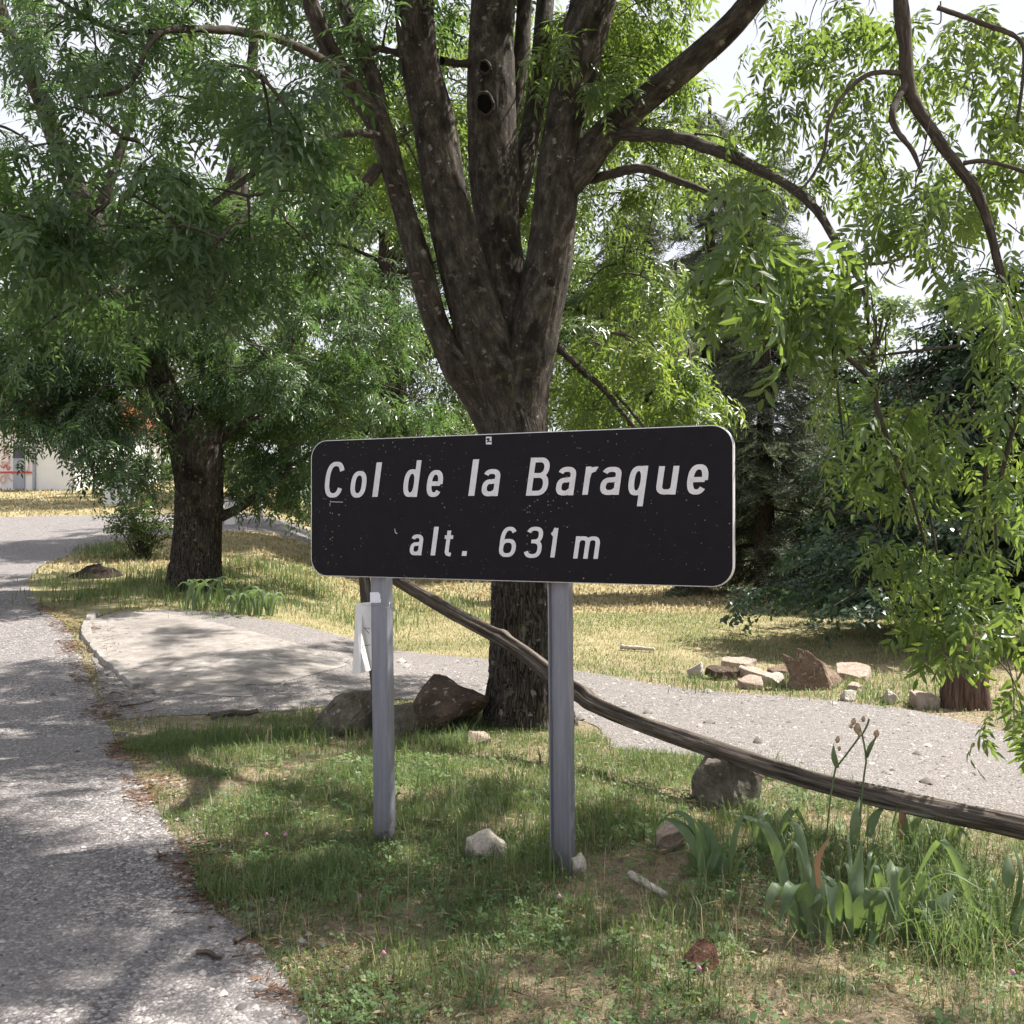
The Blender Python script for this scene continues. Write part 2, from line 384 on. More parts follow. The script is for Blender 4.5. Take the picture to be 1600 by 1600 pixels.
def wood_mat(name, a, bc, c3):
    m, nt, b = mat_new(name)
    c1 = coords(nt, attr='bark', scale=(95, 95, 5)); c2 = coords(nt, attr='bark', scale=(30, 30, 2.2)); c3_ = coords(nt, attr='bark')
    n1 = noise(nt, c1, 1, 6, .7); n2 = noise(nt, c2, 1, 5, .65, .4); n3 = noise(nt, c3_, 4, 4, .6)
    col = ramp(nt, n2, [(.32, a), (.52, bc), (.70, c3)])
    col = mixc(nt, ramp(nt, n1, [(.38, .75), (.52, 0.)]), col, tuple(q * .35 for q in a))
    col = mixc(nt, ramp(nt, n3, [(.5, 0.), (.7, .5)]), col, bc)
    nt.links.new(col, b.inputs['Base Color']); b.inputs['Roughness'].default_value = .88; b.inputs['Specular IOR Level'].default_value = .2
    p = bump(nt, b, n2, .9, .012); bump(nt, b, n1, .6, .005, p)
    return m
M['wood'] = wood_mat('weathered_wood', (.045, .035, .028), (.125, .103, .086), (.26, .235, .205))
M['stump'] = wood_mat('red_rotten_wood', (.05, .030, .023), (.115, .072, .055), (.21, .16, .13))

# sign materials
def sign_face():
    m, nt, b = mat_new('sign_black'); c = coords(nt, 'Object')
    v = voro(nt, c, 85, 'F1'); vcc = voro(nt, c, 85, 'F1', 'Color'); vq = nt.nodes.new('ShaderNodeSeparateColor'); nt.links.new(vcc, vq.inputs[0]); vc = vq.outputs[0]; big = noise(nt, c, 3.5, 5, .7, .4)
    thr = math_n(nt, 'MULTIPLY', math_n(nt, 'POWER', vc, 5.0), ramp(nt, big, [(.40, .08), (.66, .38)]))
    sp = math_n(nt, 'LESS_THAN', v, thr)
    n = noise(nt, c, 14, 6, .7)
    base = ramp(nt, n, [(.3, (.0045, .0042, .0065)), (.75, (.0095, .0085, .0115))])
    nt.links.new(mixc(nt, math_n(nt, 'MULTIPLY', sp, .7), base, (.36, .31, .20)), b.inputs['Base Color'])
    nt.links.new(ramp(nt, n, [(.3, .38), (.7, .5)]), b.inputs['Roughness']); b.inputs['Specular IOR Level'].default_value = .14
    return m
M['sign'] = sign_face()
M['letter'] = simple('letter_film', (.63, .63, .655), .55, .3, 0, 30, .10)
M['alu'] = simple('aluminium_edge', (.62, .62, .64), .45, .5, .35, 10, .1)
M['post'] = simple('galvanised_post', (.23, .24, .29), .36, .5, .5, 12, .16, .08, 60)
def post_mat():
    m, nt, b = mat_new('galvanised_post'); c = coords(nt, 'World')
    n1 = noise(nt, coords(nt, 'World', (60, 60, 3)), 1, 5, .65); n2 = noise(nt, c, 25, 6, .7); n3 = noise(nt, c, 5, 4, .6)
    col = ramp(nt, n1, [(.3, (.175, .183, .222)), (.7, (.25, .258, .300))])
    col = mixc(nt, ramp(nt, n2, [(.60, 0.), (.72, .5)]), col, (.33, .34, .37))
    sp = nt.nodes.new('ShaderNodeSeparateXYZ'); nt.links.new(c, sp.inputs[0])
    lo = nt.nodes.new('ShaderNodeMapRange'); lo.inputs[1].default_value = .30; lo.inputs[2].default_value = .0; nt.links.new(math_n(nt, 'ADD', sp.outputs[2], math_n(nt, 'MULTIPLY', n3, .25)), lo.inputs[0])
    col = mixc(nt, math_n(nt, 'MULTIPLY', lo.outputs[0], math_n(nt, 'MULTIPLY', n2, 1.2)), col, (.14, .115, .085))
    nt.links.new(col, b.inputs['Base Color']); b.inputs['Metallic'].default_value = .45; b.inputs['Specular IOR Level'].default_value = .5
    nt.links.new(ramp(nt, n2, [(.3, .34), (.7, .55)]), b.inputs['Roughness']); bump(nt, b, n2, .12, .004); return m
M['post'] = post_mat()
M['white_plastic'] = simple('white_plastic', (.72, .72, .71), .45, .4, 0, 6, .06)
M['sticker'] = simple('white_sticker', (.74, .76, .86), .5, .3)
M['wire'] = simple('steel_wire', (.40, .40, .42), .4, .5, .6)
M['dark_ink'] = simple('dark_ink', (.02, .02, .02), .6, .2)
M['render_white'] = simple('white_render', (.80, .79, .78), .85, .2, 0, 2.5, .05)
M['graffiti_red'] = simple('red_paint', (.60, .10, .10), .7, .2)
M['graffiti_pink'] = simple('faded_red_paint', (.70, .42, .42), .7, .2)
M['graffiti_dark'] = simple('dark_paint', (.10, .09, .14), .7, .2)
M['door_grey'] = simple('grey_door', (.38, .40, .46), .7, .2, 0, 4, .1)
M['rooftile'] = simple('terracotta_tile', (.42, .16, .09), .85, .2, 0, 9, .3)
M['hole'] = simple('painted_hollow_shade', (.008, .007, .006), .95, .05, 0, 30, .5)  # near-black colour painted for the shade inside the knot holes
M['soil_dark'] = simple('dark_soil', (.035, .026, .022), .95, .1, 0, 20, .4, .8, 50)
M['pod'] = simple('dried_pod', (.42, .30, .20), .8, .2, 0, 40, .3)
M['stalk'] = simple('green_stalk', (.11, .15, .07), .7, .2, 0, 20, .25)
M['pink_flower'] = simple('clover_pink', (.50, .24, .36), .8, .1, 0, 60, .25)
# ================================================================== the setting
def inpoly(poly, x, y):
    poly = np.asarray(poly); x = np.asarray(x); y = np.asarray(y)
    ins = np.zeros(x.shape, bool); n = len(poly); j = n - 1
    for i in range(n):
        xi, yi = poly[i]; xj, yj = poly[j]
        c = ((yi > y) != (yj > y)) & (x < (xj - xi) * (y - yi) / (yj - yi + 1e-12) + xi)
        ins ^= c; j = i
    return ins
def smooth_poly(pts, step=.12, wob=.05, seed=0):
    pts = np.asarray(pts, float); out = []
    n = len(pts)
    for i in range(n):
        a, b = pts[i], pts[(i + 1) % n]; k = max(2, int(np.linalg.norm(b - a) / step))
        for t in range(k): out.append(a + (b - a) * t / k)
    out = np.array(out)
    for it in range(4): out = .25 * np.roll(out, 1, 0) + .5 * out + .25 * np.roll(out, -1, 0)
    q = np.c_[out * 1.6, np.zeros(len(out))]; q2 = np.c_[out * 7, np.zeros(len(out))]
    out[:, 0] += wob * (vnoise(q, seed) + .45 * vnoise(q2, seed + 3)); out[:, 1] += wob * (vnoise(q, seed + 1) + .45 * vnoise(q2, seed + 4))
    return out
def sheet(name, poly, mat, zoff, res=.35, relief=0, seed=0):
    poly = np.asarray(poly)
    x0, y0 = poly.min(0); x1, y1 = poly.max(0)
    gx, gy = np.meshgrid(np.arange(x0, x1, res), np.arange(y0, y1, res))
    gx = gx.ravel() + RNG.uniform(-.2, .2, gx.size) * res; gy = gy.ravel() + RNG.uniform(-.2, .2, gy.size) * res
    m = inpoly(poly, gx, gy); pts = np.vstack([poly, np.c_[gx[m], gy[m]]])
    n = len(poly)
    r = delaunay_2d_cdt([Vector(p) for p in pts], [], [list(range(n))], 1, 1e-4)
    v = np.array([[p.x, p.y] for p in r[0]])
    z = H(v[:, 0], v[:, 1]) + zoff
    if relief: z = z + relief * fbm(np.c_[v * 1.8, np.zeros(len(v))], 3, seed)
    o = mesh_obj(name, np.c_[v, z], [tuple(f) for f in r[2]], mat, smooth=True)
    o['kind'] = 'structure'
    return o
def gxy(pts): return [tuple(G(a, b)[:2]) for a, b in pts]

# terrain: one polar sheet that reaches the horizon
ra = np.concatenate([np.linspace(.25, 2.5, 10), 2.5 * (3500 / 2.5) ** (np.linspace(0, 1, 230)[1:])])
an = np.concatenate([np.linspace(-40, 40, 241), np.linspace(40, 320, 90)[1:-1]]) * math.pi / 180
AA, RR = np.meshgrid(an, ra)
gx, gy = RR * np.sin(AA), RR * np.cos(AA)
gz = H(gx, gy)
na = len(an); i = np.arange(len(ra) - 1)[:, None] * na; j = np.arange(na)[None, :]; j2 = (j + 1) % na
gf = np.stack([i + j, i + na + j, i + na + j2, i + j2], -1).reshape(-1, 4)
ground = mesh_obj('ground', np.c_[gx.ravel(), gy.ravel(), gz.ravel()], gf, M['soil'], smooth=True); ground['kind'] = 'structure'

EDGE = [(520, 1640), (500, 1600), (415, 1490), (335, 1400), (285, 1330), (235, 1250), (205, 1190), (165, 1130), (140, 1080), (118, 1020), (105, 985), (62, 945), (42, 915), (52, 890), (110, 866), (185, 846), (235, 838)]
edge_xy = gxy(EDGE)
far_a = P(700, 806, 30); far_b = P(-700, 800, 27)
road_poly = smooth_poly([(.35, -2.5), (.05, 1.0)] + edge_xy + [(-1.0, 26.0), (14, 27.5), (14, 31), (-2.0, 29.3), (-8, 27.8), (-14, 26.2), (-24, 24), (-26, 14), (-14, 5), (-7, -2.5)], .15, .05, 3)
road = sheet('road', road_poly, M['road'], .010, .4, 0)
path_poly = smooth_poly(gxy([(165, 1128), (150, 1060), (140, 1000), (150, 962), (260, 952), (420, 968), (560, 1000), (760, 1030), (905, 1048), (1000, 1066), (1120, 1082), (1300, 1095), (1450, 1112), (1600, 1150), (1720, 1180)])
    + [(6.5, 6.0), (9, 5.0), (9, 3.0), (5.0, 3.9)] + gxy([(1720, 1345), (1600, 1300), (1430, 1255), (1240, 1208), (1080, 1180), (960, 1172), (905, 1120), (740, 1096), (600, 1092), (480, 1112), (330, 1118), (235, 1122)]), .12, .06, 9)
path = sheet('gravel_path', path_poly, M['path'], .006, .3, 0)
slab_poly = smooth_poly(gxy([(222, 1078), (165, 1030), (138, 990), (146, 966), (190, 956), (270, 960), (380, 985), (480, 1012), (548, 1040), (470, 1062), (420, 1075), (380, 1068), (405, 1092), (330, 1088)]), .08, .03, 21)
slab = sheet('concrete_apron', slab_poly, M['slab'], .011, .18, .002, 5)
# apron edge: pale worn kerb strip down its left side
kp = [G(a, b) for a, b in [(150, 962), (138, 975), (140, 1000), (166, 1030), (192, 1054), (218, 1076)]]
kpath = catmull(np.array(kp), 90); tg = np.gradient(kpath, axis=0); tg /= np.linalg.norm(tg, axis=1)[:, None]; nr = np.c_[-tg[:, 1], tg[:, 0], 0 * tg[:, 0]]
vv = []
for k in range(90):
    wob = .018 * vnoise(np.array([[k * .35, 0, 0]]), 3)[0]; hz = .042 + .016 * vnoise(np.array([[k * .5, 5, 0]]), 4)[0]
    for o_, z_ in ((-.07 + wob, 0), (-.055 + wob, hz), (.03 + wob, hz + .004), (.05, .0)):
        q = kpath[k] + nr[k] * o_; vv.append((q[0], q[1], Hs(q[0], q[1]) + z_))
ff = [(4 * k + j, 4 * k + j + 1, 4 * k + j + 5, 4 * k + j + 4) for k in range(89) for j in range(3)] + [(0, 1, 2, 3), (359, 358, 357, 356)]
kerb = mesh_obj('kerb', vv, ff, M['kerb']); kerb['kind'] = 'structure'
# ================================================================== the sign
dl, dr = 5.164, 4.253
SL = P(486, 800, dl); SR = P(1146, 800, dr)
SL[2] = SR[2] = 0
U = SR - SL; SW = np.linalg.norm(U); U /= SW
N = np.array([U[1], -U[0], 0.0])                     # faces the camera
ZB, ZT = 1.268, 1.947
SO = np.array([SL[0], SL[1], 0.0])
def S(u, z, n=0.0): return SO + U * u + N * n + np.array([0, 0, z])
def to_sign(px, py):
    r = ray(px, py); t = np.dot(SO - CP, N) / np.dot(r, N); p = CP + r * t
    return np.dot(p - SO, U), p[2]
sign = thing('road_sign', 'black mountain pass sign lettered Col de la Baraque on two grey posts', 'road sign', S(SW * .42, 0))
def rrect(w0, w1, z0, z1, r, n=10):
    pts = []
    for cx, cz, a0 in ((w1 - r, z1 - r, 0), (w0 + r, z1 - r, 90), (w0 + r, z0 + r, 180), (w1 - r, z0 + r, 270)):
        for k in range(n + 1):
            a = R(a0 + 90 * k / n); pts.append((cx + r * math.cos(a), cz + r * math.sin(a)))
    return pts
def plate(name, outline, n0, n1, mat, parent, hole=None):
    k = len(outline); v = [S(u, z, n0) for u, z in outline] + [S(u, z, n1) for u, z in outline]
    f = [tuple(range(k)), tuple(range(2 * k - 1, k - 1, -1))]
    f += [(i, i + k, (i + 1) % k + k, (i + 1) % k) for i in range(k)]
    return mesh_obj(name, v, f, mat, parent)
RC = .092
plate('panel', rrect(.004, SW - .004, ZB + .004, ZT - .004, RC - .004), 0, -.006, M['sign'], sign)
# rolled aluminium edge
out, inn = rrect(0, SW, ZB, ZT, RC), rrect(.0035, SW - .0035, ZB + .0035, ZT - .0035, RC - .0035)
k = len(out); v = [S(u, z, .0012) for u, z in inn] + [S(u, z, .0) for u, z in out] + [S(u, z, -.030) for u, z in out] + [S(u, z, -.030) for u, z in rrect(.012, SW - .012, ZB + .012, ZT - .012, RC - .012)]
f = []
for a in range(3):
    for q in range(k): f.append((a * k + q, a * k + (q + 1) % k, (a + 1) * k + (q + 1) % k, (a + 1) * k + q))
mesh_obj('edge_trim', v, f, M['alu'], sign, smooth=False)
bpx = {'C': (508, 541, 721.5, 777.5)}
LET = [('C', 508, 541, 721.5, 777.5), ('o', 548, 575, 736, 777.5), ('l', 582, 597, 722.6, 776.3), ('d', 630.5, 661, 719.5, 776.5), ('e', 667, 694.5, 734.5, 776.5),
       ('l', 732, 748.7, 717.8, 774.7), ('a', 753, 782.6, 733, 775.2), ('B', 822, 859, 715, 774.3), ('a', 869, 901, 729.5, 774), ('r', 910, 933.5, 729, 773),
       ('a', 938, 972, 729.5, 773.2), ('q', 982, 1018, 728, 791), ('u', 1025.6, 1063.6, 728.2, 772.7), ('e', 1073.6, 1109.5, 725.5, 772.7),
       ('a', 640.7, 662, 835, 867.5), ('l', 673, 685.7, 823, 867.8), ('t', 695, 711, 829, 869.2), ('.', 721.7, 729, 861, 868.5),
       ('6', 780, 809.4, 823, 870.3), ('3', 819, 850, 823, 871.8), ('1', 860, 875.5, 825, 871), ('m', 895.7, 939, 838, 873)]
def sup(cx, cy_, rx, ry, a0, a1, n=30, e=2.5):
    t = np.radians(np.linspace(a0, a1, n)); c, s_ = np.cos(t), np.sin(t)
    return np.c_[cx + rx * np.sign(c) * np.abs(c) ** (2 / e), cy_ + ry * np.sign(s_) * np.abs(s_) ** (2 / e)]
def strokes(ch, w, h, s):
    """centre lines of a condensed bold grotesque letter in a w x h box, stroke s"""
    x0, x1, y0, y1 = s / 2, w - s / 2, s * .42, h - s * .42; cx, cy_, rx, ry = w / 2, h / 2, (x1 - x0) / 2, (y1 - y0) / 2
    V = lambda x, a, b: np.array([[x, a], [x, b]])
    if ch == 'o': return [sup(cx, cy_, rx, ry, 0, 360, 48)]
    if ch == 'C': return [sup(cx, cy_, rx, ry, 28, 332, 48)]
    if ch == 'l': return [V(w / 2, 0, h)]
    if ch == '.': return [V(w / 2, 0, h)]
    if ch == 'd':
        xh = h * .76; return [sup(cx, xh / 2, rx, xh / 2 - s * .42, 0, 360, 48), V(x1, 0, h)]
    if ch == 'q':
        dsc = h * .27; xh = h - dsc; return [sup(cx, dsc + xh / 2, rx, xh / 2 - s * .42, 0, 360, 48), V(x1, 0, h)]
    if ch == 'e': return [np.vstack([[[x0, cy_ - s * .02], [x1, cy_ - s * .02]]]), sup(cx, cy_, rx, ry, -2, 322, 48)]
    if ch == 'a':
        top = sup(cx, h * .70, rx, h * .30 - s * .42, 160, 0, 22); stem = np.vstack([top, [[x1, h * .5], [x1, 0]]])
        bowl = np.vstack([[[x1, h * .57]], sup(x0 + rx * .95, h * .31, rx * .95, h * .31 - s * .40, 84, 300, 30), [[x1, h * .20]]])
        return [stem, bowl]
    if ch == 'r': return [V(x0, 0, h), np.vstack([[[x0, h * .58]], sup(w * 1.02, h * .60, w * 1.02 - x0, h * .40 - s * .46, 150, 92, 14), [[w, h - s * .5]]])]
    if ch == 'u': return [np.vstack([[[x0, h]], sup(cx, h * .32, rx, h * .32 - s * .42, 180, 350, 24), [[x1, h * .4]]]), V(x1, 0, h)]
    if ch == 'm':
        m_ = w / 2; ry_ = h * .34; out = [V(x0, 0, h)]
        for a_, b_ in ((x0, m_), (m_, x1)): out.append(np.vstack([[[a_, h * .55]], sup((a_ + b_) / 2, h - ry_, (b_ - a_) / 2, ry_ - s * .42, 165, 0, 20), [[b_, h * .4], [b_, 0]]]))
        return out
    if ch == 't':
        xs = w * .45; return [np.vstack([[[xs, h]], [[xs, h * .4]], sup(w * .88, s * .42 + h * .14, w * .88 - xs, h * .14, 180, 268, 12), [[w * .98, s * .42]]]), np.array([[0, h * .745], [w, h * .745]])]
    if ch == '1': return [V(w - s * .55, 0, h), np.array([[0, h * .77], [w * .34, h * .82], [w - s * .55, h - s * .05]])]
    if ch == '6':
        hb = h * .60; return [sup(cx, hb / 2, rx, hb / 2 - s * .42, 0, 360, 44), sup(cx, cy_, rx, ry, 42, 190, 30)]
    if ch == '3':
        m_ = h * .53; return [np.vstack([sup(cx, (m_ + y1) / 2, rx * .93, (y1 - m_) / 2, 160, -90, 30), [[w * .36, m_]]]), np.vstack([[[w * .36, m_]], sup(cx, (m_ + y0) / 2, rx, (m_ - y0) / 2, 90, -162, 34)])]
    if ch == 'B':
        m_ = h * .53
        up_ = np.vstack([[[x0, y1]], sup(w * .5, (m_ + y1) / 2, w * .44 - s * .44, (y1 - m_) / 2, 90, -90, 24, 2.2), [[x0, m_]]])
        lo_ = np.vstack([[[x0, m_]], sup(w * .52, (m_ + y0) / 2, w * .48 - s * .5, (m_ - y0) / 2, 90, -90, 24, 2.2), [[x0, y0]]])
        return [V(x0, 0, h), up_, lo_]
def glyph_mesh(ch, w, h, s):
    Vv, Ff, lay = [], [], []
    for k, ln in enumerate(strokes(ch, w, h, s)):
        keep = np.r_[True, np.linalg.norm(np.diff(ln, axis=0), axis=1) > 1e-5]; ln = ln[keep]
        closed = np.linalg.norm(ln[0] - ln[-1]) < 1e-4
        if len(ln) == 2: ln = np.array([ln[0], (ln[0] + ln[1]) / 2, ln[1]])
        t = np.gradient(ln, axis=0)
        if closed: t[0] = t[-1] = ln[1] - ln[-2]
        t /= np.linalg.norm(t, axis=1)[:, None] + 1e-12; nr = np.c_[-t[:, 1], t[:, 0]]
        ww = s * .5 * (.82 + .18 * np.abs(t[:, 1])) if ch != '.' else np.full(len(ln), w / 2)
        b0 = len(Vv)
        for a_, n_, q_ in zip(ln, nr, ww): Vv += [a_ - n_ * q_, a_ + n_ * q_]; lay += [k, k]
        Ff += [(b0 + 2 * i, b0 + 2 * i + 1, b0 + 2 * i + 3, b0 + 2 * i + 2) for i in range(len(ln) - 1)]
    return np.array(Vv), Ff, np.array(lay)
for li, (ch, x0, x1, y0, y1) in enumerate(LET):
    ym = .5 * (y0 + y1); sh = .15
    u0, u1 = to_sign(x0, ym)[0], to_sign(x1, ym)[0]; zt = to_sign(.5 * (x0 + x1), y0)[1]; zb = to_sign(.5 * (x0 + x1), y1)[1]
    h = zt - zb; cap = .172 if li < 14 else .142; st_ = cap * (.152 if li < 14 else .146)
    straight = ch in 'ld1qurm'
    w = (u1 - u0) - sh * h * (.95 if straight else .55)
    if ch in 'l': st_ = w
    if ch == '.': w = u1 - u0
    gv_, gf__, lay = glyph_mesh(ch, max(w, st_ * 1.02) if ch != '.' else w, h, st_)
    q = gv_[:, 0] + gv_[:, 1] * sh; q = q - q.min() + u0
    mesh_obj('letter', [S(a, zb + b, .0022 + .00016 * k) for a, b, k in zip(q, gv_[:, 1], lay)], gf__, M['letter'], sign)
# small stuck label under the top edge
def quad_on_sign(name, x0, y0, x1, y1, n, mat, parent):
    c = [to_sign(a, b) for a, b in ((x0, y1), (x1, y1), (x1, y0), (x0, y0))]
    return mesh_obj(name, [S(u, z, n) for u, z in c], [(0, 1, 2, 3)], mat, parent)
lab = quad_on_sign('label_sticker', 759.6, 682.4, 768.4, 694.4, .0022, M['letter'], sign)
for poly in ([(760.6, 685), (766.4, 684.6), (764.2, 688.6), (768, 689.2), (768, 691), (764.6, 690.2), (761.2, 692), (761.8, 689.2), (763, 687.6), (760.6, 687.6)],):
    c = [to_sign(a, b) for a, b in poly]
    mesh_obj('mark', [S(u, z, .0034) for u, z in c], [tuple(range(len(c)))], M['sign'], lab)
# scratches in the film
for pts in ([(516, 784), (536, 784.6)], [(516, 786), (515.6, 791)], [(617, 826), (618, 832), (621, 834)]):
    c = [to_sign(a, b) for a, b in pts]; vv = []
    for u, z in c: vv += [S(u - .0012, z - .0012, .002), S(u + .0012, z + .0012, .002)]
    mesh_obj('scratch', vv, [(2 * q, 2 * q + 1, 2 * q + 3, 2 * q + 2) for q in range(len(c) - 1)], M['letter'], sign)
def post(px_left, wpx_u, profile, zt, lean):
    """profile: list of (u, n) around the post's left front corner"""
    r = ray(px_left, 1000); t = np.dot(SO - N * .034 - CP, N) / np.dot(r, N); p = CP + r * t
    u0 = np.dot(p - SO, U)
    zs = [-.35, ZB - .25, ZB, zt]; k = len(profile); v = []
    for z in zs:
        for (u, n) in profile: v.append(S(u0 + u + lean * (ZB - .3 - z), z, -.034 + n))
    f = []
    for a in range(len(zs) - 1):
        for q in range(k): f.append((a * k + q, a * k + (q + 1) % k, (a + 1) * k + (q + 1) % k, (a + 1) * k + q))
    f += [tuple(range(k))[::-1], tuple(range((len(zs) - 1) * k, len(zs) * k))]
    o = mesh_obj('post', v, f, M['post'], sign)
    bv = o.modifiers.new('bevel', 'BEVEL'); bv.width = .0025; bv.segments = 2; bv.limit_method = 'ANGLE'
    return o, u0
box = [(0, 0), (.092, 0), (.092, -.058), (0, -.058)]
ibeam = [(0, 0), (.007, 0), (.010, -.014), (.012, -.022), (.086, -.022), (.089, -.014), (.092, 0), (.103, 0), (.103, -.055), (.092, -.055), (.089, -.034), (.012, -.034), (.009, -.055), (0, -.055)]
p1, uP1 = post(580, 28, box, ZT - .06, .016)
p2, uP2 = post(856, 33, ibeam, ZT - .06, .010)
for uu in (uP1 + .046, uP2 + .05):                 # clamps behind the panel
    for zz in (ZB + .12, ZT - .14):
        v = [S(uu + a * .07, zz + b * .02, n) for n in (-.0062, -.0332) for a, b in ((-1, -1), (1, -1), (1, 1), (-1, 1))]
        mesh_obj('clamp', v, [(0, 1, 2, 3), (7, 6, 5, 4), (0, 4, 5, 1), (1, 5, 6, 2), (2, 6, 7, 3), (3, 7, 4, 0)], M['alu'], sign)
# torn white sticker on the left post, its wire tie
def on_post(px, py, n=-.034 + .0016):
    r = ray(px, py); t = np.dot(SO + N * n - CP, N) / np.dot(r, N); return CP + r * t
pts = [(578.2, 925.5), (591, 925.2), (593.5, 927.5), (594.6, 932), (593.8, 934.5), (595.3, 936), (595, 941.6), (578.4, 941.8)]
stk = mesh_obj('torn_sticker', [on_post(a, b) for a, b in pts], [tuple(range(len(pts)))[::-1]], M['sticker'], sign)
# ------------------------------------------------------------------ white folded sheet tied behind the left post
DD = depth(S(uP1, 1.1, -.10))
sheet_t = thing('plastic_board', 'folded white plastic board wired behind the left sign post', 'board', P(566, 1050, DD))
q = [P(556.5, 943, DD + .06), P(580, 940.5, DD + .02), P(596, 940, DD + .03), P(551, 1053.5, DD + .09), P(563, 1052, DD - .07), P(580, 1047, DD + .02), P(596, 1046, DD + .03), P(566, 960, DD + .035)]
o = mesh_obj('board', q, [(0, 3, 4, 7), (0, 7, 1), (7, 4, 5, 1), (1, 5, 6, 2)], M['white_plastic'], sheet_t)
sm = o.modifiers.new('solid', 'SOLIDIFY'); sm.thickness = .003; sm.offset = 0
def wire(name, pts, r, mat, parent, n=24):
    v, f, bk = tube(np.c_[np.array(pts), np.full(len(pts), r)], n, 5)
    return mesh_obj(name, v, f, mat, parent, smooth=True)
wire('wire_tie', [P(566, 945, DD - .01), on_post(579, 945.5, -.03), on_post(592, 945, -.03), on_post(603, 949, -.03), on_post(607.6, 950, -.031), S(uP1 + .095, 1.145, -.060), P(622, 960, DD - .02)], .0016, M['wire'], sheet_t, 40)
for a in ([(569, 981), (578, 982)], [(569, 981), (577, 990)], [(566, 1009.5), (579, 1007.5)], [(566, 1009.5), (569, 1019)]):
    wire('wire_tie', [P(x, y, DD - .02) for x, y in a], .0015, M['dark_ink'], sheet_t, 4)

# ================================================================== wooden rail and its fence post
RAILC = [(575, 880, 7.48, 24), (622, 908, 7.36, 26), (700, 950, 7.16, 27), (810, 1017, 6.88, 32), (872, 1060, 6.68, 36), (905, 1085, 6.56, 38), (930, 1098, 6.44, 34), (1000, 1128, 6.16, 33), (1130, 1175, 5.62, 37), (1250, 1208, 5.26, 42), (1400, 1248, 4.86, 46), (1600, 1298, 4.40, 50), (1800, 1340, 4.0, 54)]
RNGR = np.random.default_rng(4)
ctrl = [[*(P(a, b, d) + RNGR.normal(0, .008, 3)), .5 * w * .74 / FPX * d] for a, b, d, w in RAILC]
def rail_disp(b, r, s, th):
    e = np.stack([np.cos(th) + 0 * s, np.sin(th) + 0 * s, s * .55 + 0 * th], -1)
    g = fbm(e * np.array([3.2, 3.2, 1.0]), 3, 40); l = fbm(e * np.array([1.0, 1.0, 3.2]), 4, 41)
    crack = -np.clip(.16 - np.abs(vnoise(e * np.array([2.3, 2.3, .7]), 44)), 0, 1) * 2.2
    knot = .35 * np.exp(-((s - 1.22) / .045) ** 2) * (np.sin(th) > 0)
    return r * (.26 * g + .26 * l + crack * 1.7 + knot)
v, f, bk = tube(ctrl, 420, 44, rail_disp)
rail = mesh_obj('wooden_rail', v, f, M['wood'], smooth=True, attrs={'bark': bk}, loc=P(1250, 1260, 5.2))
tag(rail, 'long weathered wooden pole sloping down past the big tree trunk', 'rail')
fp = G(566, 1075); dd = depth(fp)
dd = 7.52; x0 = P(579, 1000, dd)
zz = float(H(x0[0], x0[1]))
ctrl = [[x0[0] + .07, x0[1], zz - .2, .050], [x0[0] + .05, x0[1], .3, .047], [x0[0] - .02, x0[1], .85, .044], [x0[0] - .06, x0[1], 1.22, .042]]
v, f, bk = tube(ctrl, 90, 30, lambda b, r, s, th: rail_disp(b, r, s + 9, th) * .8)
fpost = mesh_obj('fence_post', v, f, M['wood'], smooth=True, attrs={'bark': bk}, loc=(x0[0], x0[1], zz))
tag(fpost, 'weathered upright wooden post holding the upper end of the sloping pole', 'fence post')
# ================================================================== foliage templates
LRG = np.random.default_rng(77)
def leaflet(base, direc, nrm, L, W, fine):
    direc = direc / np.linalg.norm(direc); side = np.cross(nrm, direc); side /= np.linalg.norm(side) + 1e-9; nn = np.cross(direc, side)
    cu = LRG.normal(-.10, .11); tw_ = LRG.normal(0, .22); sb_ = LRG.normal(0, .10)
    def p(u, w, z):
        return base + direc * (u * L) + side * (w * W + sb_ * u * u * L * .5) + nn * ((z + cu * u * u) * L + tw_ * w * W * u)
    if not fine:
        return [p(0, 0, 0), p(.42, -.5, .05), p(1, 0, 0), p(.42, .5, .05)], [(0, 1, 2), (0, 2, 3)]
    v = [p(0, 0, 0), p(.28, -.42, .05), p(.28, 0, .01), p(.28, .42, .05), p(.66, -.36, .03), p(.66, 0, -.01), p(.66, .36, .03), p(1, 0, 0)]
    return v, [(0, 1, 2), (0, 2, 3), (1, 4, 5), (1, 5, 2), (2, 5, 6), (2, 6, 3), (4, 7, 5), (5, 7, 6)]
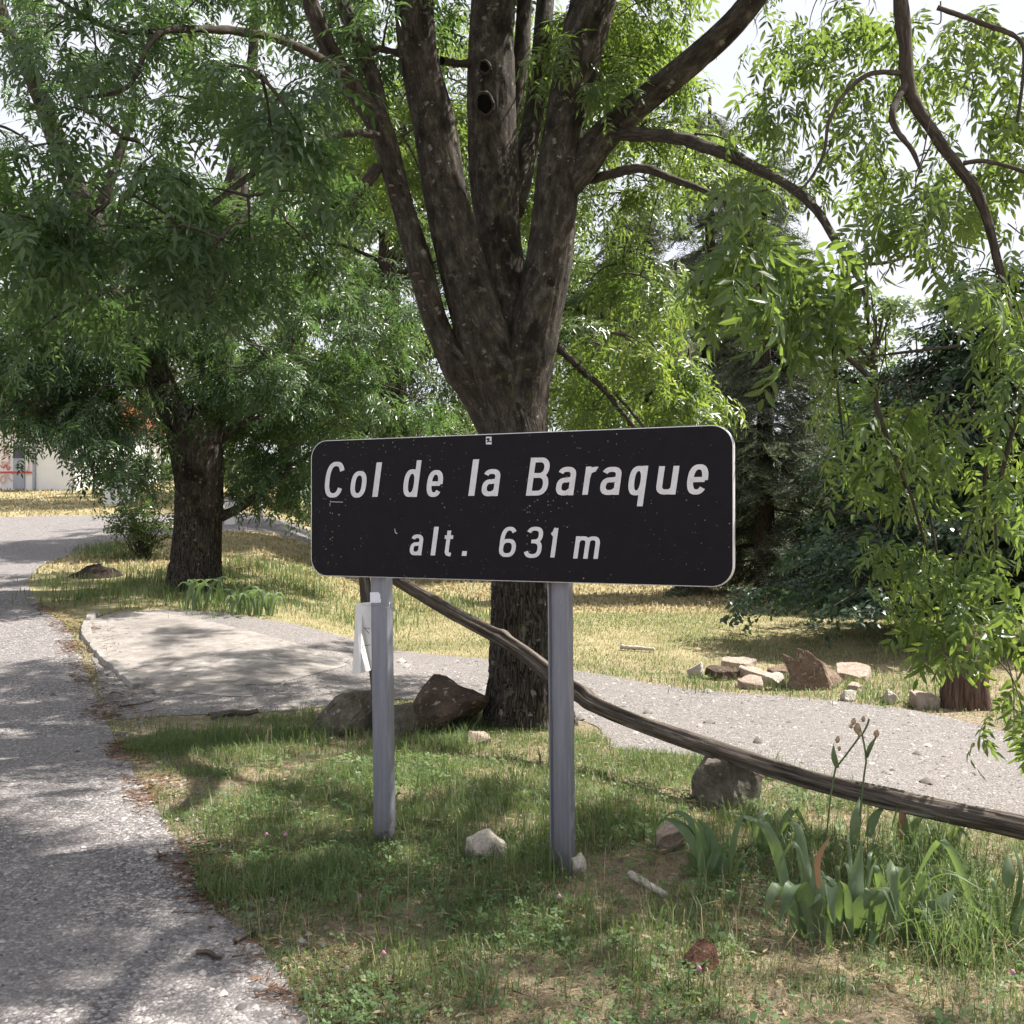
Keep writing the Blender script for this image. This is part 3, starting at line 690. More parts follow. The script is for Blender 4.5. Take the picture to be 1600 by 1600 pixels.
def spray_tpl(seed, fine=False, leaves=3, pairs=4, LL=.072, W=.021, droop=.5, rach=.20, shoot=.26):
    rg = np.random.default_rng(seed); V, F, RD = [], [], []
    def add(v, f, r):
        n = len(V); V.extend(v); F.extend([tuple(a + n for a in q) for q in f]); RD.extend([r] * len(v))
    def strip(a, b, w, r):
        s = np.cross(b - a, [0, .3, 1.0]); s = s / (np.linalg.norm(s) + 1e-9) * w; add([a - s, a + s, b], [(0, 1, 2)], r)
    tipz = -shoot * .25
    nodes = [np.array([shoot * t, .012 * math.sin(5 * t), tipz * t * t]) for t in np.linspace(0, 1, leaves + 2)]
    for a, b in zip(nodes[:-1], nodes[1:]): strip(a, b + (b - a) * .1, .0022, .05)
    specs = []
    for k in range(1, leaves + 2):
        if k == leaves + 1: specs.append((nodes[k], rg.uniform(-.2, .2)))
        else:
            for s in (-1, 1):
                if rg.random() < .92: specs.append((nodes[k], s * rg.uniform(.75, 1.25)))
    for base, yaw in specs:
        rl = rach * rg.uniform(.75, 1.15); up0 = rg.uniform(.0, .35); dr = droop * rg.uniform(.6, 1.5)
        pts = []; p = base.copy(); ns = pairs + 1; pit = up0
        for q in range(ns + 1):
            pts.append(p.copy())
            p = p + np.array([math.cos(yaw) * math.cos(pit), math.sin(yaw) * math.cos(pit), math.sin(pit)]) * rl / ns
            pit -= dr * 2 / ns
        leafr = rg.random()
        for q in range(ns): strip(pts[q], pts[q + 1], .0014, min(1, .6 + .2 * leafr))
        for q in range(1, ns + 1):
            t = pts[q] - pts[q - 1]; t /= np.linalg.norm(t)
            lat = np.cross([0, 0, 1.0], t); lat /= np.linalg.norm(lat) + 1e-9; nn = np.cross(t, lat)
            if q == ns:
                v, f = leaflet(pts[q], t + np.array([0, 0, -.15]), nn, LL * rg.uniform(.9, 1.2), W, fine); add(v, f, np.clip(leafr * .7 + rg.uniform(0, .25), 0, .93))
            else:
                for s in (-1, 1):
                    dv = t * .75 + lat * s * rg.uniform(.6, .95) + np.array([0, 0, -.45 * droop * rg.uniform(.2, 1.6)])
                    n2 = nn + lat * rg.uniform(-.5, .5) + t * rg.uniform(-.3, .3)
                    v, f = leaflet(pts[q], dv, n2, LL * rg.uniform(.75, 1.15) * (1 if q > 1 else .8), W * rg.uniform(.85, 1.15), fine)
                    add(v, f, np.clip(leafr * .7 + rg.uniform(0, .25), 0, .93))
    return np.array(V), np.array(F), np.array(RD)
def needle_tpl(seed, L=.34, n=20, nl=.050, w=.013, flat=True):
    rg = np.random.default_rng(seed); V, F, RD = [], [], []
    def add(v, f, r):
        k = len(V); V.extend(v); F.extend([tuple(a + k for a in q) for q in f]); RD.extend([r] * len(v))
    axes = [(np.zeros(3), np.array([1.0, 0, -.12]), L)]
    for k in range(4):
        t = .2 + .18 * k
        for s in (-1, 1): axes.append((np.array([L * t, 0, -.02 * t]), np.array([.75, s * .65, -.22 + rg.uniform(-.1, .1)]), L * (.62 - .45 * t)))
    for o, d, l in axes:
        d = d / np.linalg.norm(d); m = max(6, int(n * l / L)); sd = np.cross(d, [0, 0, 1.0]); sd /= np.linalg.norm(sd)
        add([o - sd * .003, o + sd * .003, o + d * l], [(0, 1, 2)], 0.)
        for q in range(m):
            b = o + d * l * (q + .5) / m; a = rg.uniform(0, 2 * math.pi) if not flat else rg.normal(0, .55) + (0 if q % 2 else math.pi)
            lat = sd * math.cos(a) + np.cross(sd, d) * math.sin(a)
            t = lat + d * .7; t /= np.linalg.norm(t); wv = np.cross(t, rg.normal(size=3)); wv /= np.linalg.norm(wv)
            ln = nl * rg.uniform(.7, 1.2)
            add([b - wv * w * .5, b + wv * w * .5, b + t * ln], [(0, 1, 2)], np.clip(.35 * rg.random() + .6 * (q / m) ** 2, 0, .9))
    return np.array(V), np.array(F), np.array(RD)
def broad_tpl(seed, n=26, L=.075, W=.045, spread=.20):
    rg = np.random.default_rng(seed); V, F, RD = [], [], []
    for k in range(n):
        t = (k + .5) / n; b = np.array([t * .34, rg.normal(0, spread * .3) , -.07 * t * t + rg.normal(0, .02)])
        d = np.array([.6, rg.choice([-1, 1]) * rg.uniform(.3, 1.0), rg.uniform(-.7, .1)]); nn = np.array([rg.normal(0, .35), rg.normal(0, .35), 1.0])
        v, f = leaflet(b, d, nn, L * rg.uniform(.7, 1.2), W * rg.uniform(.8, 1.2), False)
        m = len(V); V.extend(v); F.extend([tuple(a + m for a in q) for q in f]); RD.extend([np.clip(rg.random(), 0, .93)] * 4)
    return np.array(V), np.array(F), np.array(RD)
TPL = {'ash': [spray_tpl(100 + k, LL=.073 + .006 * (k % 3), W=.0215 + .002 * (k % 2), pairs=3 + k % 2) for k in range(5)],
       'ash_hang': [spray_tpl(120 + k, droop=.9, LL=.085, W=.024, rach=.23) for k in range(5)],
       'ash_fine': [spray_tpl(140 + k, True, 2, 3 + k % 2, .082, .026, .85, .19, .20) for k in range(8)],
       'needle': [needle_tpl(160 + k) for k in range(4)],
       'flat': [broad_tpl(180 + k) for k in range(4)]}
def rot_mats(yaw, pitch, roll):
    cy_, sy_, cp, sp, cr_, sr = np.cos(yaw), np.sin(yaw), np.cos(pitch), np.sin(pitch), np.cos(roll), np.sin(roll)
    Z = np.zeros_like(yaw); O = np.ones_like(yaw)
    mk = lambda rows: np.stack([np.stack(r_, -1) for r_ in rows], -2)
    Rz = mk([[cy_, -sy_, Z], [sy_, cy_, Z], [Z, Z, O]]); Ry = mk([[cp, Z, sp], [Z, O, Z], [-sp, Z, cp]]); Rx = mk([[O, Z, Z], [Z, cr_, -sr], [Z, sr, cr_]])
    return Rz @ Ry @ Rx
class Foliage:
    """collects spray placements; builds one crown mesh"""
    def __init__(s, tpls): s.t = tpls; s.pos = []; s.yaw = []; s.pit = []; s.rol = []; s.sc = []; s.hue = []
    def put(s, pos, yaw, pit, sc, hue):
        s.pos.append(pos); s.yaw.append(yaw); s.pit.append(pit); s.rol.append(RNG.normal(0, .35)); s.sc.append(sc); s.hue.append(hue)
    def arrays(s): return [np.array(q) for q in (s.pos, s.yaw, s.pit, s.rol, s.sc, s.hue)]
    def build(s, name, mat, parent):
        pos, yaw, pit, rol, sc, hue = s.arrays(); Rm = rot_mats(yaw, pit, rol)
        which = RNG.integers(0, len(s.t), len(pos)); Vs, Fs, Rs, n = [], [], [], 0
        for k, (tv, tf, tr) in enumerate(s.t):
            m = which == k
            if not m.any(): continue
            v = np.einsum('nij,vj->nvi', Rm[m] * sc[m][:, None, None], tv) + pos[m][:, None, :]
            c = m.sum(); f = tf[None] + (np.arange(c) * len(tv))[:, None, None] + n
            r = np.clip(tr[None] * .72 + hue[m][:, None], 0, 1)
            Vs.append(v.reshape(-1, 3)); Fs.append(f.reshape(-1, 3)); Rs.append(r.ravel()); n += c * len(tv)
        return mesh_obj(name, np.vstack(Vs), np.vstack(Fs), mat, parent, attrs={'rnd': np.concatenate(Rs)})
def clump(fol, c, rad, n, sc=1.0, hang=.3, hue=None, twigs=None, origin=None, arms=None):
    """sprays along short arms that leave the clump's centre"""
    c = np.asarray(c, float); rad = np.asarray(rad, float) * np.ones(3)
    h0 = RNG.uniform(-.05, .22) if hue is None else hue
    arms = arms or max(3, n // 6); per = max(1, n // arms)
    for a in range(arms):
        u = RNG.normal(size=3); u[2] = u[2] * .8 + .1; u /= np.linalg.norm(u)
        tip = c + u * rad * RNG.uniform(.75, 1.1) - np.array([0, 0, hang * rad[2] * .5])
        mid = c + (tip - c) * .5 + np.array([0, 0, .12 * rad[2]])
        for k in range(per):
            t = RNG.uniform(.3, 1.05); p = (1 - t) ** 2 * c + 2 * t * (1 - t) * mid + t * t * tip + RNG.normal(0, .05, 3) * rad
            yaw = math.atan2(u[1], u[0]) + RNG.normal(0, .9)
            fol.put(p, yaw, RNG.normal(.1 + hang, .3), sc * RNG.uniform(.8, 1.2), np.clip(h0 + RNG.normal(0, .05), -.1, .5))
        if twigs is not None: twigs.append((np.array([c, mid, tip]), .010 * sc, .003 * sc))
def twig_mesh(name, twigs, mat, parent, nring=7, nseg=4):
    parts = []
    for pts, r0, r1 in twigs:
        pts = np.asarray(pts, float); rr = np.linspace(r0, r1, len(pts))
        v, f, b = tube(np.c_[pts, rr], max(nring, len(pts) * 3), nseg, None, False); parts.append((v, f, b))
    v, f, b = merge(parts)
    return mesh_obj(name, v, f, mat, parent, smooth=True, attrs={'bark': b})
def limb(ctrl, nring, nseg, seed, rough=1.0, flare=None):
    """ctrl rows (px, py, depth, width px)"""
    c = np.array([[*P(a, b, d), .5 * w * .90 / FPX * d] for a, b, d, w in ctrl])
    def disp(b, r, s, th):
        e = np.stack([np.cos(th) + 0 * s, np.sin(th) + 0 * s, s + 0 * th], -1)
        big = fbm(e * np.array([1.3, 1.3, 2.0]), 2, seed); rid = np.abs(vnoise(b * np.array([26, 26, 4.0]), seed + 5))
        rid2 = np.abs(vnoise(b * np.array([55, 55, 9.0]), seed + 6))
        d = r * .085 * big
        k = rough(s) if callable(rough) else rough
        d = d - k * (.018 * np.clip(.32 - rid, 0, 1) / .32 + .008 * np.clip(.3 - rid2, 0, 1) / .3) + k * .006
        if flare is not None: d = d + flare(b, r, s, th)
        return d
    return tube(c, nring, nseg, disp)
# ================================================================== the big ash tree behind the sign
tb = G(822, 1135)
main = thing('ash_tree', 'big grey multi-stemmed tree rising directly behind the black sign', 'tree', tb)
TD = depth(tb) + .12
def flare(b, r, s, th):
    roots = np.cos(3 * th + .6) * .5 + .5 * np.cos(5 * th + 2.0)
    return r * (.30 * np.exp(-s / .22) * (.7 + .8 * roots)) + r * .06 * np.cos(4 * th + 1) * np.exp(-s / 1.2)
v, f, bk = limb([(826, 1185, TD, 160), (826, 1130, TD, 150), (828, 1060, TD, 138), (828, 1000, TD, 136), (827, 900, TD, 131), (818, 800, TD, 124), (810, 720, TD, 119), (803, 670, TD, 112), (794, 625, TD + .01, 104), (788, 590, TD + .04, 92), (784, 560, TD + .08, 70), (784, 535, TD + .12, 30)], 330, 150, 1, lambda s: 1.15 - .75 * sstep(1.0, 2.3, s), flare)
mesh_obj('trunk', v, f, M['bark_low'], main, smooth=True, attrs={'bark': bk})
LIMBS = [
  [(806, 720, TD + .01, 100), (794, 655, TD, 104), (778, 600, TD - .02, 106), (760, 545, TD - .05, 100), (743, 490, TD - .08, 92), (718, 400, TD - .12, 84), (695, 300, TD - .16, 79), (680, 200, TD - .2, 73), (657, 100, TD - .24, 68), (646, 0, TD - .28, 66), (634, -140, TD - .3, 60), (600, -330, TD - .35, 46)],
  [(796, 560, TD + .1, 80), (792, 480, TD + .12, 74), (782, 380, TD + .15, 76), (772, 280, TD + .18, 82), (767, 160, TD + .2, 83), (768, 60, TD + .22, 76), (771, 0, TD + .24, 74), (778, -160, TD + .3, 62), (790, -360, TD + .3, 44)],
  [(815, 720, TD + .01, 96), (812, 655, TD, 96), (817, 600, TD - .01, 94), (829, 545, TD - .02, 88), (845, 470, TD - .05, 80), (861, 380, TD - .08, 77), (872, 270, TD - .1, 76), (887, 170, TD - .12, 72), (906, 80, TD - .14, 74), (928, 0, TD - .16, 76), (960, -140, TD - .2, 62), (985, -340, TD - .2, 44)],
  [(880, 300, TD - .1, 48), (912, 258, TD - .14, 54), (940, 218, TD - .2, 52), (1008, 155, TD - .36, 47), (1090, 88, TD - .55, 45), (1160, 20, TD - .75, 42), (1240, -90, TD - 1.0, 36), (1330, -240, TD - 1.2, 28)],
  [(780, 690, TD - .0, 56), (748, 620, TD - .02, 60), (708, 560, TD - .08, 52), (680, 500, TD - .12, 44), (655, 410, TD - .2, 44), (636, 345, TD - .24, 38), (620, 290, TD - .28, 37), (597, 205, TD - .36, 44), (560, 150, TD - .42, 36), (521, 90, TD - .5, 34), (482, 0, TD - .62, 29), (430, -120, TD - .8, 24)],
  [(600, 205, TD - .36, 30), (585, 130, TD - .3, 28), (560, 70, TD - .25, 26), (535, 0, TD - .2, 24), (500, -110, TD - .1, 18)],
  [(800, 330, TD + .25, 44), (822, 240, TD + .5, 38), (838, 150, TD + .75, 34), (848, 60, TD + .9, 32), (852, 0, TD + 1.0, 30), (862, -150, TD + 1.2, 24)],
  [(795, 200, TD + .3, 30), (812, 110, TD + .36, 30), (818, 40, TD + .4, 27), (822, -60, TD + .45, 24)],
]
for k, L in enumerate(LIMBS):
    big = L[1][3] > 60
    def kn(b, r, s, th, k=k):
        if k == 4: return r * .40 * np.exp(-((s - .62) / .09) ** 2) * (.5 - .5 * np.cos(th - .4))       # burl
        return 0 * r
    v, f, bk = limb(L, 190 if big else 120, 84 if big else 44, 20 + 7 * k, .42 if big else .25, kn)
    mesh_obj('limb', v, f, M['bark'], main, smooth=True, attrs={'bark': bk})
# bracket fungi on the burl
for a, b, s in ((650, 428, .030), (659, 440, .022), (664, 462, .020), (611, 290, .020), (616, 305, .016)):
    c = P(a, b, TD - .42); vv = []
    for q in range(3):
        for w in range(14):
            t = 2 * math.pi * w / 14; rr = s * (1.0, .9, .45)[q]
            vv.append(c + np.array([rr * math.cos(t), rr * .8 * math.sin(t), (-.25, .18, .4)[q] * s]))
    ff = [(q * 14 + w, q * 14 + (w + 1) % 14, (q + 1) * 14 + (w + 1) % 14, (q + 1) * 14 + w) for q in range(2) for w in range(14)] + [tuple(range(13, -1, -1)), tuple(range(28, 42))]
    mesh_obj('bracket_fungus', vv, ff, M['rock_rust'], main, smooth=True)
# knot holes on the middle stem: raised plugs, black stands for inner shade
for a, b, sx, sy in ((757, 162, 13, 18), (757, 105, 8, 10)):
    ts = np.linspace(0, 2 * math.pi, 18, endpoint=False); w_ = lambda t: 1 + .07 * math.sin(2 * t + .6) + .05 * math.sin(5 * t + 1)
    vv = [P(a + sx * w_(t) * math.cos(t), b + sy * w_(t) * math.sin(t), TD + .03) for t in ts] + [P(a + .86 * sx * w_(t) * math.cos(t), b + .86 * sy * w_(t) * math.sin(t), TD - .022) for t in ts]
    ff = [(q, (q + 1) % 18, 18 + (q + 1) % 18, 18 + q) for q in range(18)] + [tuple(range(18, 36))]
    kh = mesh_obj('knot_hole_shade', vv, ff, M['hole'], main)
    ring = np.array([[*P(a + sx * w_(t) * math.cos(t), b + sy * w_(t) * math.sin(t), TD - .012), .013] for t in np.r_[ts, ts[:1]]])
    v, f, b_ = tube(ring, 60, 8, lambda q, r, s, th: r * .35 * vnoise(q * 60, 4), False); mesh_obj('knot_rim', v, f, M['bark'], main, smooth=True, attrs={'bark': b_})
# branches: (px,py,depth,width px)
def pxpath(L): return np.array([P(a, b, d) for a, b, d, w in L]), .5 * L[0][3] / FPX * L[0][2], .5 * L[-1][3] / FPX * L[-1][2]
BR = [
  [(918, 252, TD - .1, 22), (960, 213, TD - .3, 19), (1049, 214, 7.0, 17), (1110, 232, 6.7, 16), (1157, 251, 6.5, 15), (1195, 270, 6.3, 14), (1240, 296, 6.1, 13), (1277, 330, 5.9, 11), (1307, 379, 5.7, 10), (1326, 409, 5.6, 9), (1352, 462, 5.5, 7), (1357, 520, 5.4, 5)],
  [(1326, 409, 5.6, 7), (1370, 412, 5.6, 6), (1412, 403, 5.65, 5), (1491, 379, 5.7, 3)],
  [(925, 280, TD, 16), (1000, 263, 7.3, 14), (1050, 280, 7.2, 12), (1115, 305, 7.0, 9), (1180, 350, 6.8, 6)],
  [(590, 263, TD - .3, 20), (550, 310, TD - .5, 17), (510, 347, TD - .7, 15), (460, 370, TD - 1.0, 12), (400, 372, TD - 1.4, 9), (330, 390, TD - 1.8, 6)],
  [(600, 240, TD - .3, 14), (585, 210, TD - .5, 13), (500, 215, TD - 1.0, 12), (420, 255, TD - 1.6, 11), (330, 320, TD - 2.0, 9), (270, 370, TD - 2.2, 7), (150, 380, TD - 2.5, 5)],
  [(560, 150, TD - .4, 16), (530, 110, TD - .7, 14), (430, 60, TD - 1.4, 12), (300, 45, TD - 2.0, 11), (240, 60, TD - 2.3, 9), (200, 135, TD - 2.5, 7), (120, 155, TD - 2.7, 4)],
  [(300, 45, TD - 2.0, 9), (200, 50, TD - 2.2, 8), (140, 30, TD - 2.4, 7), (85, -5, TD - 2.6, 6)],
  [(690, 95, TD - .1, 12), (720, 100, TD + .1, 12), (735, 98, TD + .15, 13)],
  [(560, 70, TD - .2, 12), (600, 78, TD - .2, 11), (640, 85, TD - .2, 10)],
  [(870, 540, TD + .1, 13), (905, 575, TD + .2, 11), (945, 610, TD + .1, 10), (980, 655, TD, 8), (1020, 700, TD, 5)],
  [(960, 613, TD + .05, 6), (1000, 660, TD - .1, 5), (1010, 680, TD - .1, 3)],
]
for L in BR:
    pts, r0, r1 = pxpath(L)
    v, f, b = tube(np.c_[pts, np.linspace(r0, r1, len(pts))], 50, 9, lambda b, r, s, th: r * .25 * vnoise(b * 40, 3), False)
    mesh_obj('branch', v, f, M['twig'], main, smooth=True, attrs={'bark': b})
fol = Foliage(TPL['ash']); tw = []
def region(fol, n, px, py, dd, rad, per, sc, hang, twigs=None, hue=None, keep=None):
    for k in range(n):
        for t in range(30):
            a, b, d = RNG.uniform(*px), RNG.uniform(*py), RNG.uniform(*dd)
            if keep is None or keep(a, b): break
        clump(fol, P(a, b, d), np.asarray(rad) * RNG.uniform(.8, 1.25), per, sc, hang, hue, twigs)
# in view: near left canopy, canopy behind the stems, right hanging curtain
region(fol, 15, (-60, 470), (-60, 400), (4.6, 6.4), (.42, .42, .26), 15, 1.0, .35, tw)
region(fol, 10, (40, 460), (150, 480), (5.0, 6.2), (.42, .42, .24), 14, 1.0, .4, tw, -.05)
region(fol, 8, (500, 620), (-40, 130), (7.4, 9.0), (.45, .45, .35), 14, 1.0, .3, tw)
folB = Foliage(TPL['ash'])
region(folB, 26, (600, 1000), (-60, 330), (8.6, 11.0), (.55, .55, .45), 18, 1.1, .35, tw, .18)
region(folB, 12, (900, 1150), (-30, 220), (7.6, 9.5), (.5, .5, .4), 16, 1.0, .5, tw, .15)
region(folB, 12, (890, 1090), (280, 630), (8.2, 10.2), (.40, .40, .50), 16, 1.0, .9, tw, .2)
for (a, b, d, h) in ((955, 520, 7.6, .33), (905, 575, 7.9, .1), (1010, 610, 8.0, .25), (1060, 590, 8.2, .28), (1100, 620, 8.4, .3), (930, 640, 8.0, .1), (1000, 430, 8.2, .15)):
    clump(folB, P(a, b, d), (.30, .30, .28), 14, .95, .8, h, tw)
SHX, SHY = SDIR.x / SDIR.z, SDIR.y / SDIR.z
GAPS = [(1.45, 3.9, .75, .55), (-.35, 6.6, .8, .5), (-1.2, 3.35, .55, .28), (-.75, 4.95, .35, .3), (.9, 3.25, .5, .22), (.0, 3.9, .5, .2), (.45, 5.6, .4, .3), (-1.9, 5.3, .35, .25)]
def in_gap(c, r=.45):                       # crown openings: would this clump's shadow fall into a sunlit patch?
    sx, sy = c[0] - SHX * c[2], c[1] - SHY * c[2]
    if sx > .9 and sy > 5.9 - .1 * sx: return True
    return any(((sx - a) / (ra + r)) ** 2 + ((sy - b) / (rb2 + r)) ** 2 < 1 for a, b, ra, rb2 in GAPS)
# unseen overhead crown, clumps placed to shade the verge and spare sunlit patches
for k in range(36):
    for t in range(60):
        x, y = RNG.uniform(-1.0, 5.0), RNG.uniform(4.0, 8.4); top = 1.55 + .515 * y
        z = RNG.uniform(top + .35, max(top + 1.2, 8.6))
        if not (x > 2.2 and y > 7.0) and not in_gap((x, y, z)): break
    else: continue
    clump(fol, (x, y, z), (.50, .50, .34), 32, 1.15, .3, None, tw)
for k in range(14):
    x, y = RNG.uniform(-4.5, 0), RNG.uniform(3.5, 9.0); top = 1.55 + .515 * y
    clump(fol, (x, y, RNG.uniform(top + .3, top + 2.2)), (.6, .6, .4), 18, 1.1, .3, None, tw)
rg4 = np.random.default_rng(9)  # clumps added high up so their shadows dapple the concrete apron
for k in range(6):
    lx, ly, z_ = rg4.uniform(-4.2, -1.6), rg4.uniform(8.3, 11.5), rg4.uniform(6.2, 8.5)
    clump(folB, (lx + SHX * z_, ly + SHY * z_, z_), (.5, .42, .34), 22, 1.1, .3, .1, tw)
folB.build('hanging_foliage', M['ash_bright'], main)['kind'] = 'stuff'
crown = fol.build('crown', M['ash'], main); crown['kind'] = 'stuff'
twig_mesh('twig_work', tw, M['twig'], main)['kind'] = 'stuff'

# ================================================================== tree on the right, trunk outside the frame
rb = np.array([3.7, 1.6, float(H(3.7, 1.6))])
right = thing('ash_tree', 'drooping ash whose branches hang into the right side of the photo', 'tree', rb)
c = np.array([[*rb, .24], [3.72, 1.62, 1.2, .20], [3.65, 1.7, 2.6, .18], [3.5, 1.85, 4.2, .14], [3.4, 2.0, 6.0, .10], [3.3, 2.2, 7.6, .05]]); c[0, 2] -= .1
v, f, bk = tube(c, 150, 60, lambda b, r, s, th: r * .08 * vnoise(b * 6, 2) - .012 * np.clip(.3 - np.abs(vnoise(b * np.array([26, 26, 4.]), 8)), 0, 1) / .3)
mesh_obj('trunk', v, f, M['bark_low'], right, smooth=True, attrs={'bark': bk})
RB = [
  [(1440, -260, 5.0, 34), (1410, -120, 5.0, 27), (1407, 0, 5.0, 23), (1414, 60, 5.0, 22), (1416, 112, 5.0, 22), (1424, 150, 5.0, 20), (1450, 195, 5.0, 18), (1487, 247, 5.0, 17), (1525, 300, 5.0, 16), (1544, 349, 5.0, 15), (1555, 394, 5.0, 13), (1570, 457, 5.0, 11), (1580, 560, 5.0, 9), (1563, 632, 4.95, 8), (1541, 721, 4.9, 7), (1538, 800, 4.9, 5), (1530, 880, 4.9, 3)],
  [(1411, 115, 5.0, 9), (1375, 113, 4.95, 8), (1350, 120, 4.9, 7), (1318, 148, 4.85, 6), (1295, 190, 4.8, 6), (1287, 240, 4.8, 5), (1262, 285, 4.8, 4), (1240, 300, 4.8, 3)],
  [(1418, 130, 5.0, 13), (1402, 155, 4.95, 12), (1394, 180, 4.9, 11), (1402, 205, 4.9, 9), (1425, 235, 4.9, 8), (1440, 270, 4.9, 5)],
  [(1505, 255, 5.0, 8), (1540, 252, 4.95, 7), (1600, 268, 4.9, 6), (1680, 300, 4.9, 5)],
  [(1290, 485, 5.2, 8), (1300, 520, 5.15, 9), (1317, 550, 5.1, 9), (1346, 578, 5.05, 8), (1365, 603, 5.0, 8), (1372, 640, 5.0, 7), (1392, 700, 4.95, 6), (1420, 765, 4.9, 5), (1440, 830, 4.9, 4), (1462, 890, 4.9, 3)],
  [(1300, 470, 5.2, 5), (1303, 560, 5.15, 5), (1310, 620, 5.1, 4), (1318, 690, 5.1, 3)],
  [(1390, 695, 4.95, 5), (1440, 760, 5.0, 5), (1455, 815, 5.0, 4), (1470, 900, 5.0, 3)],
  [(1500, 540, 4.9, 6), (1460, 545, 4.9, 5), (1400, 552, 4.9, 4), (1340, 560, 4.9, 3)],
  [(1600, 620, 4.7, 8), (1575, 700, 4.7, 7), (1556, 800, 4.7, 5), (1560, 900, 4.7, 3)],
  [(1465, 12, 4.9, 8), (1530, 35, 4.9, 8), (1590, 60, 4.9, 7), (1600, 100, 4.9, 6), (1590, 190, 4.9, 5)],
  [(1290, 790, 5.3, 2), (1320, 800, 5.3, 4), (1350, 806, 5.2, 4), (1380, 830, 5.1, 4)],
]
RBP = []
for L in RB:
    pts, r0, r1 = pxpath(L); RBP.append(catmull(pts, 60))
    rr = np.array([.5 * w / FPX * d for a, b, d, w in L])
    v, f, b = tube(np.c_[pts, rr], 70, 9, lambda b, r, s, th: r * .2 * vnoise(b * 40, 3), False)
    mesh_obj('branch', v, f, M['twig'], right, smooth=True, attrs={'bark': b})
lc = np.array([[*P(1440, -260, 5.0), .052], [2.35, 4.3, 5.35, .065], [2.8, 3.3, 5.2, .08], [3.3, 2.3, 4.4, .10], [3.62, 1.75, 3.2, .12]])
v, f, b = tube(lc, 70, 24, lambda b, r, s, th: r * .12 * vnoise(b * 12, 3))
mesh_obj('limb', v, f, M['bark'], right, smooth=True, attrs={'bark': b})
tw = []
near = []                                    # nearest sprays stay single parts
def hang_sprays(n, px, py, dd, hue, pit=(.55, .35), keep=None, sc=1.0):
    for k in range(n):
        for t in range(30):
            a, b, d = RNG.uniform(*px), RNG.uniform(*py), RNG.uniform(*dd)
            if keep is None or keep(a, b): break
        p = P(a, b, d); near.append((p, RNG.uniform(0, 6.28), RNG.normal(*pit), sc * RNG.uniform(.8, 1.15), hue + RNG.normal(0, .08)))
        if RNG.random() < .35: tw.append((np.array([p + np.array([RNG.normal(0, .05), RNG.normal(0, .05), RNG.uniform(.12, .3)]), p + np.array([0, 0, .04]), p]), .0035, .002))
def blob(n, a, b, ra, rb_, d, hue, pit=(.6, .3), sc=1.0):
    for k in range(n):
        t, r = RNG.uniform(0, 6.28), math.sqrt(RNG.random())
        p = P(a + ra * r * math.cos(t), b + rb_ * r * math.sin(t), d + RNG.normal(0, .18))
        near.append((p, RNG.uniform(0, 6.28), RNG.normal(*pit), sc * RNG.uniform(.8, 1.15), hue * .8 + RNG.normal(-.02, .12)))
        if RNG.random() < (.55 if b > 480 else .12):
            t0 = p + np.array([RNG.normal(0, .09), RNG.normal(0, .09), RNG.uniform(.12, .32)]); tw.append((np.array([t0, (t0 + p) / 2 + RNG.normal(0, .025, 3), p + np.array([0, 0, .05]), p]), .0040, .0018))
blob(9, 1170, 300, 60, 40, 5.0, .0, (.7, .25), 1.0)
blob(15, 1230, 390, 95, 75, 4.8, -.08, (.9, .25), 1.3)
blob(7, 1140, 390, 55, 50, 5.2, -.05, (.9, .25), 1.25)
blob(8, 1265, 465, 60, 40, 4.9, -.05, (1.0, .25))
blob(12, 1230, 110, 80, 90, 5.8, .12, (.5, .3), .95)
blob(11, 1340, 70, 70, 80, 5.8, .12, (.5, .3), .95)
blob(6, 1320, 200, 60, 50, 5.6, .05, (.7, .3), .9)
blob(8, 1470, 60, 50, 60, 5.6, .1, (.5, .3), .9)
blob(11, 1560, 80, 60, 90, 5.4, .05, (.5, .3), .95)
blob(10, 1560, 200, 50, 70, 5.4, .05, (.6, .3), .95)
blob(9, 1420, 290, 55, 50, 5.0, .15, (.8, .3), .95)
blob(8, 1375, 330, 40, 50, 5.2, .2, (.9, .3), .9)
blob(6, 1480, 330, 30, 60, 5.2, .2, (.9, .3), .9)
blob(11, 1585, 420, 50, 100, 5.0, .25, (.8, .3), .95)
blob(7, 1530, 440, 40, 40, 4.8, .1, (.8, .3), .95)
blob(8, 1350, 620, 60, 70, 5.1, .25, (.8, .3), .95)
blob(11, 1400, 700, 90, 70, 4.95, .3, (.7, .3), .95)
blob(9, 1480, 640, 80, 60, 5.0, .22, (.7, .3), .95)
blob(8, 1570, 560, 60, 60, 4.8, .1, (.7, .3), 1.0)
blob(9, 1570, 740, 60, 90, 4.8, .1, (.7, .3), 1.0)
blob(8, 1400, 850, 70, 60, 4.95, .2, (.9, .3), .9)
blob(9, 1480, 880, 80, 70, 4.9, .1, (.9, .3), .95)
blob(9, 1560, 900, 60, 80, 4.8, .05, (.9, .3), 1.0)
blob(5, 1470, 960, 60, 30, 4.9, .05, (1.0, .3), .9)
blob(7, 1590, 1090, 30, 60, 4.6, .0, (1.0, .3), .9)
for (n_, a_, b_, ra_, rb_, d_) in ((12, 1235, 50, 70, 50, 6.6), (12, 1330, 30, 60, 40, 6.4), (9, 1380, 150, 50, 50, 6.2), (10, 1470, 120, 50, 60, 6.4), (8, 1530, 20, 50, 30, 6.0), (8, 1300, 260, 50, 40, 6.4), (7, 1360, 250, 40, 40, 6.2), (8, 1560, 320, 40, 50, 6.0), (7, 1480, 250, 30, 40, 6.3), (6, 1180, 190, 40, 40, 6.6)):
    blob(n_, a_, b_, ra_, rb_, d_, .1, (.6, .3), .9)
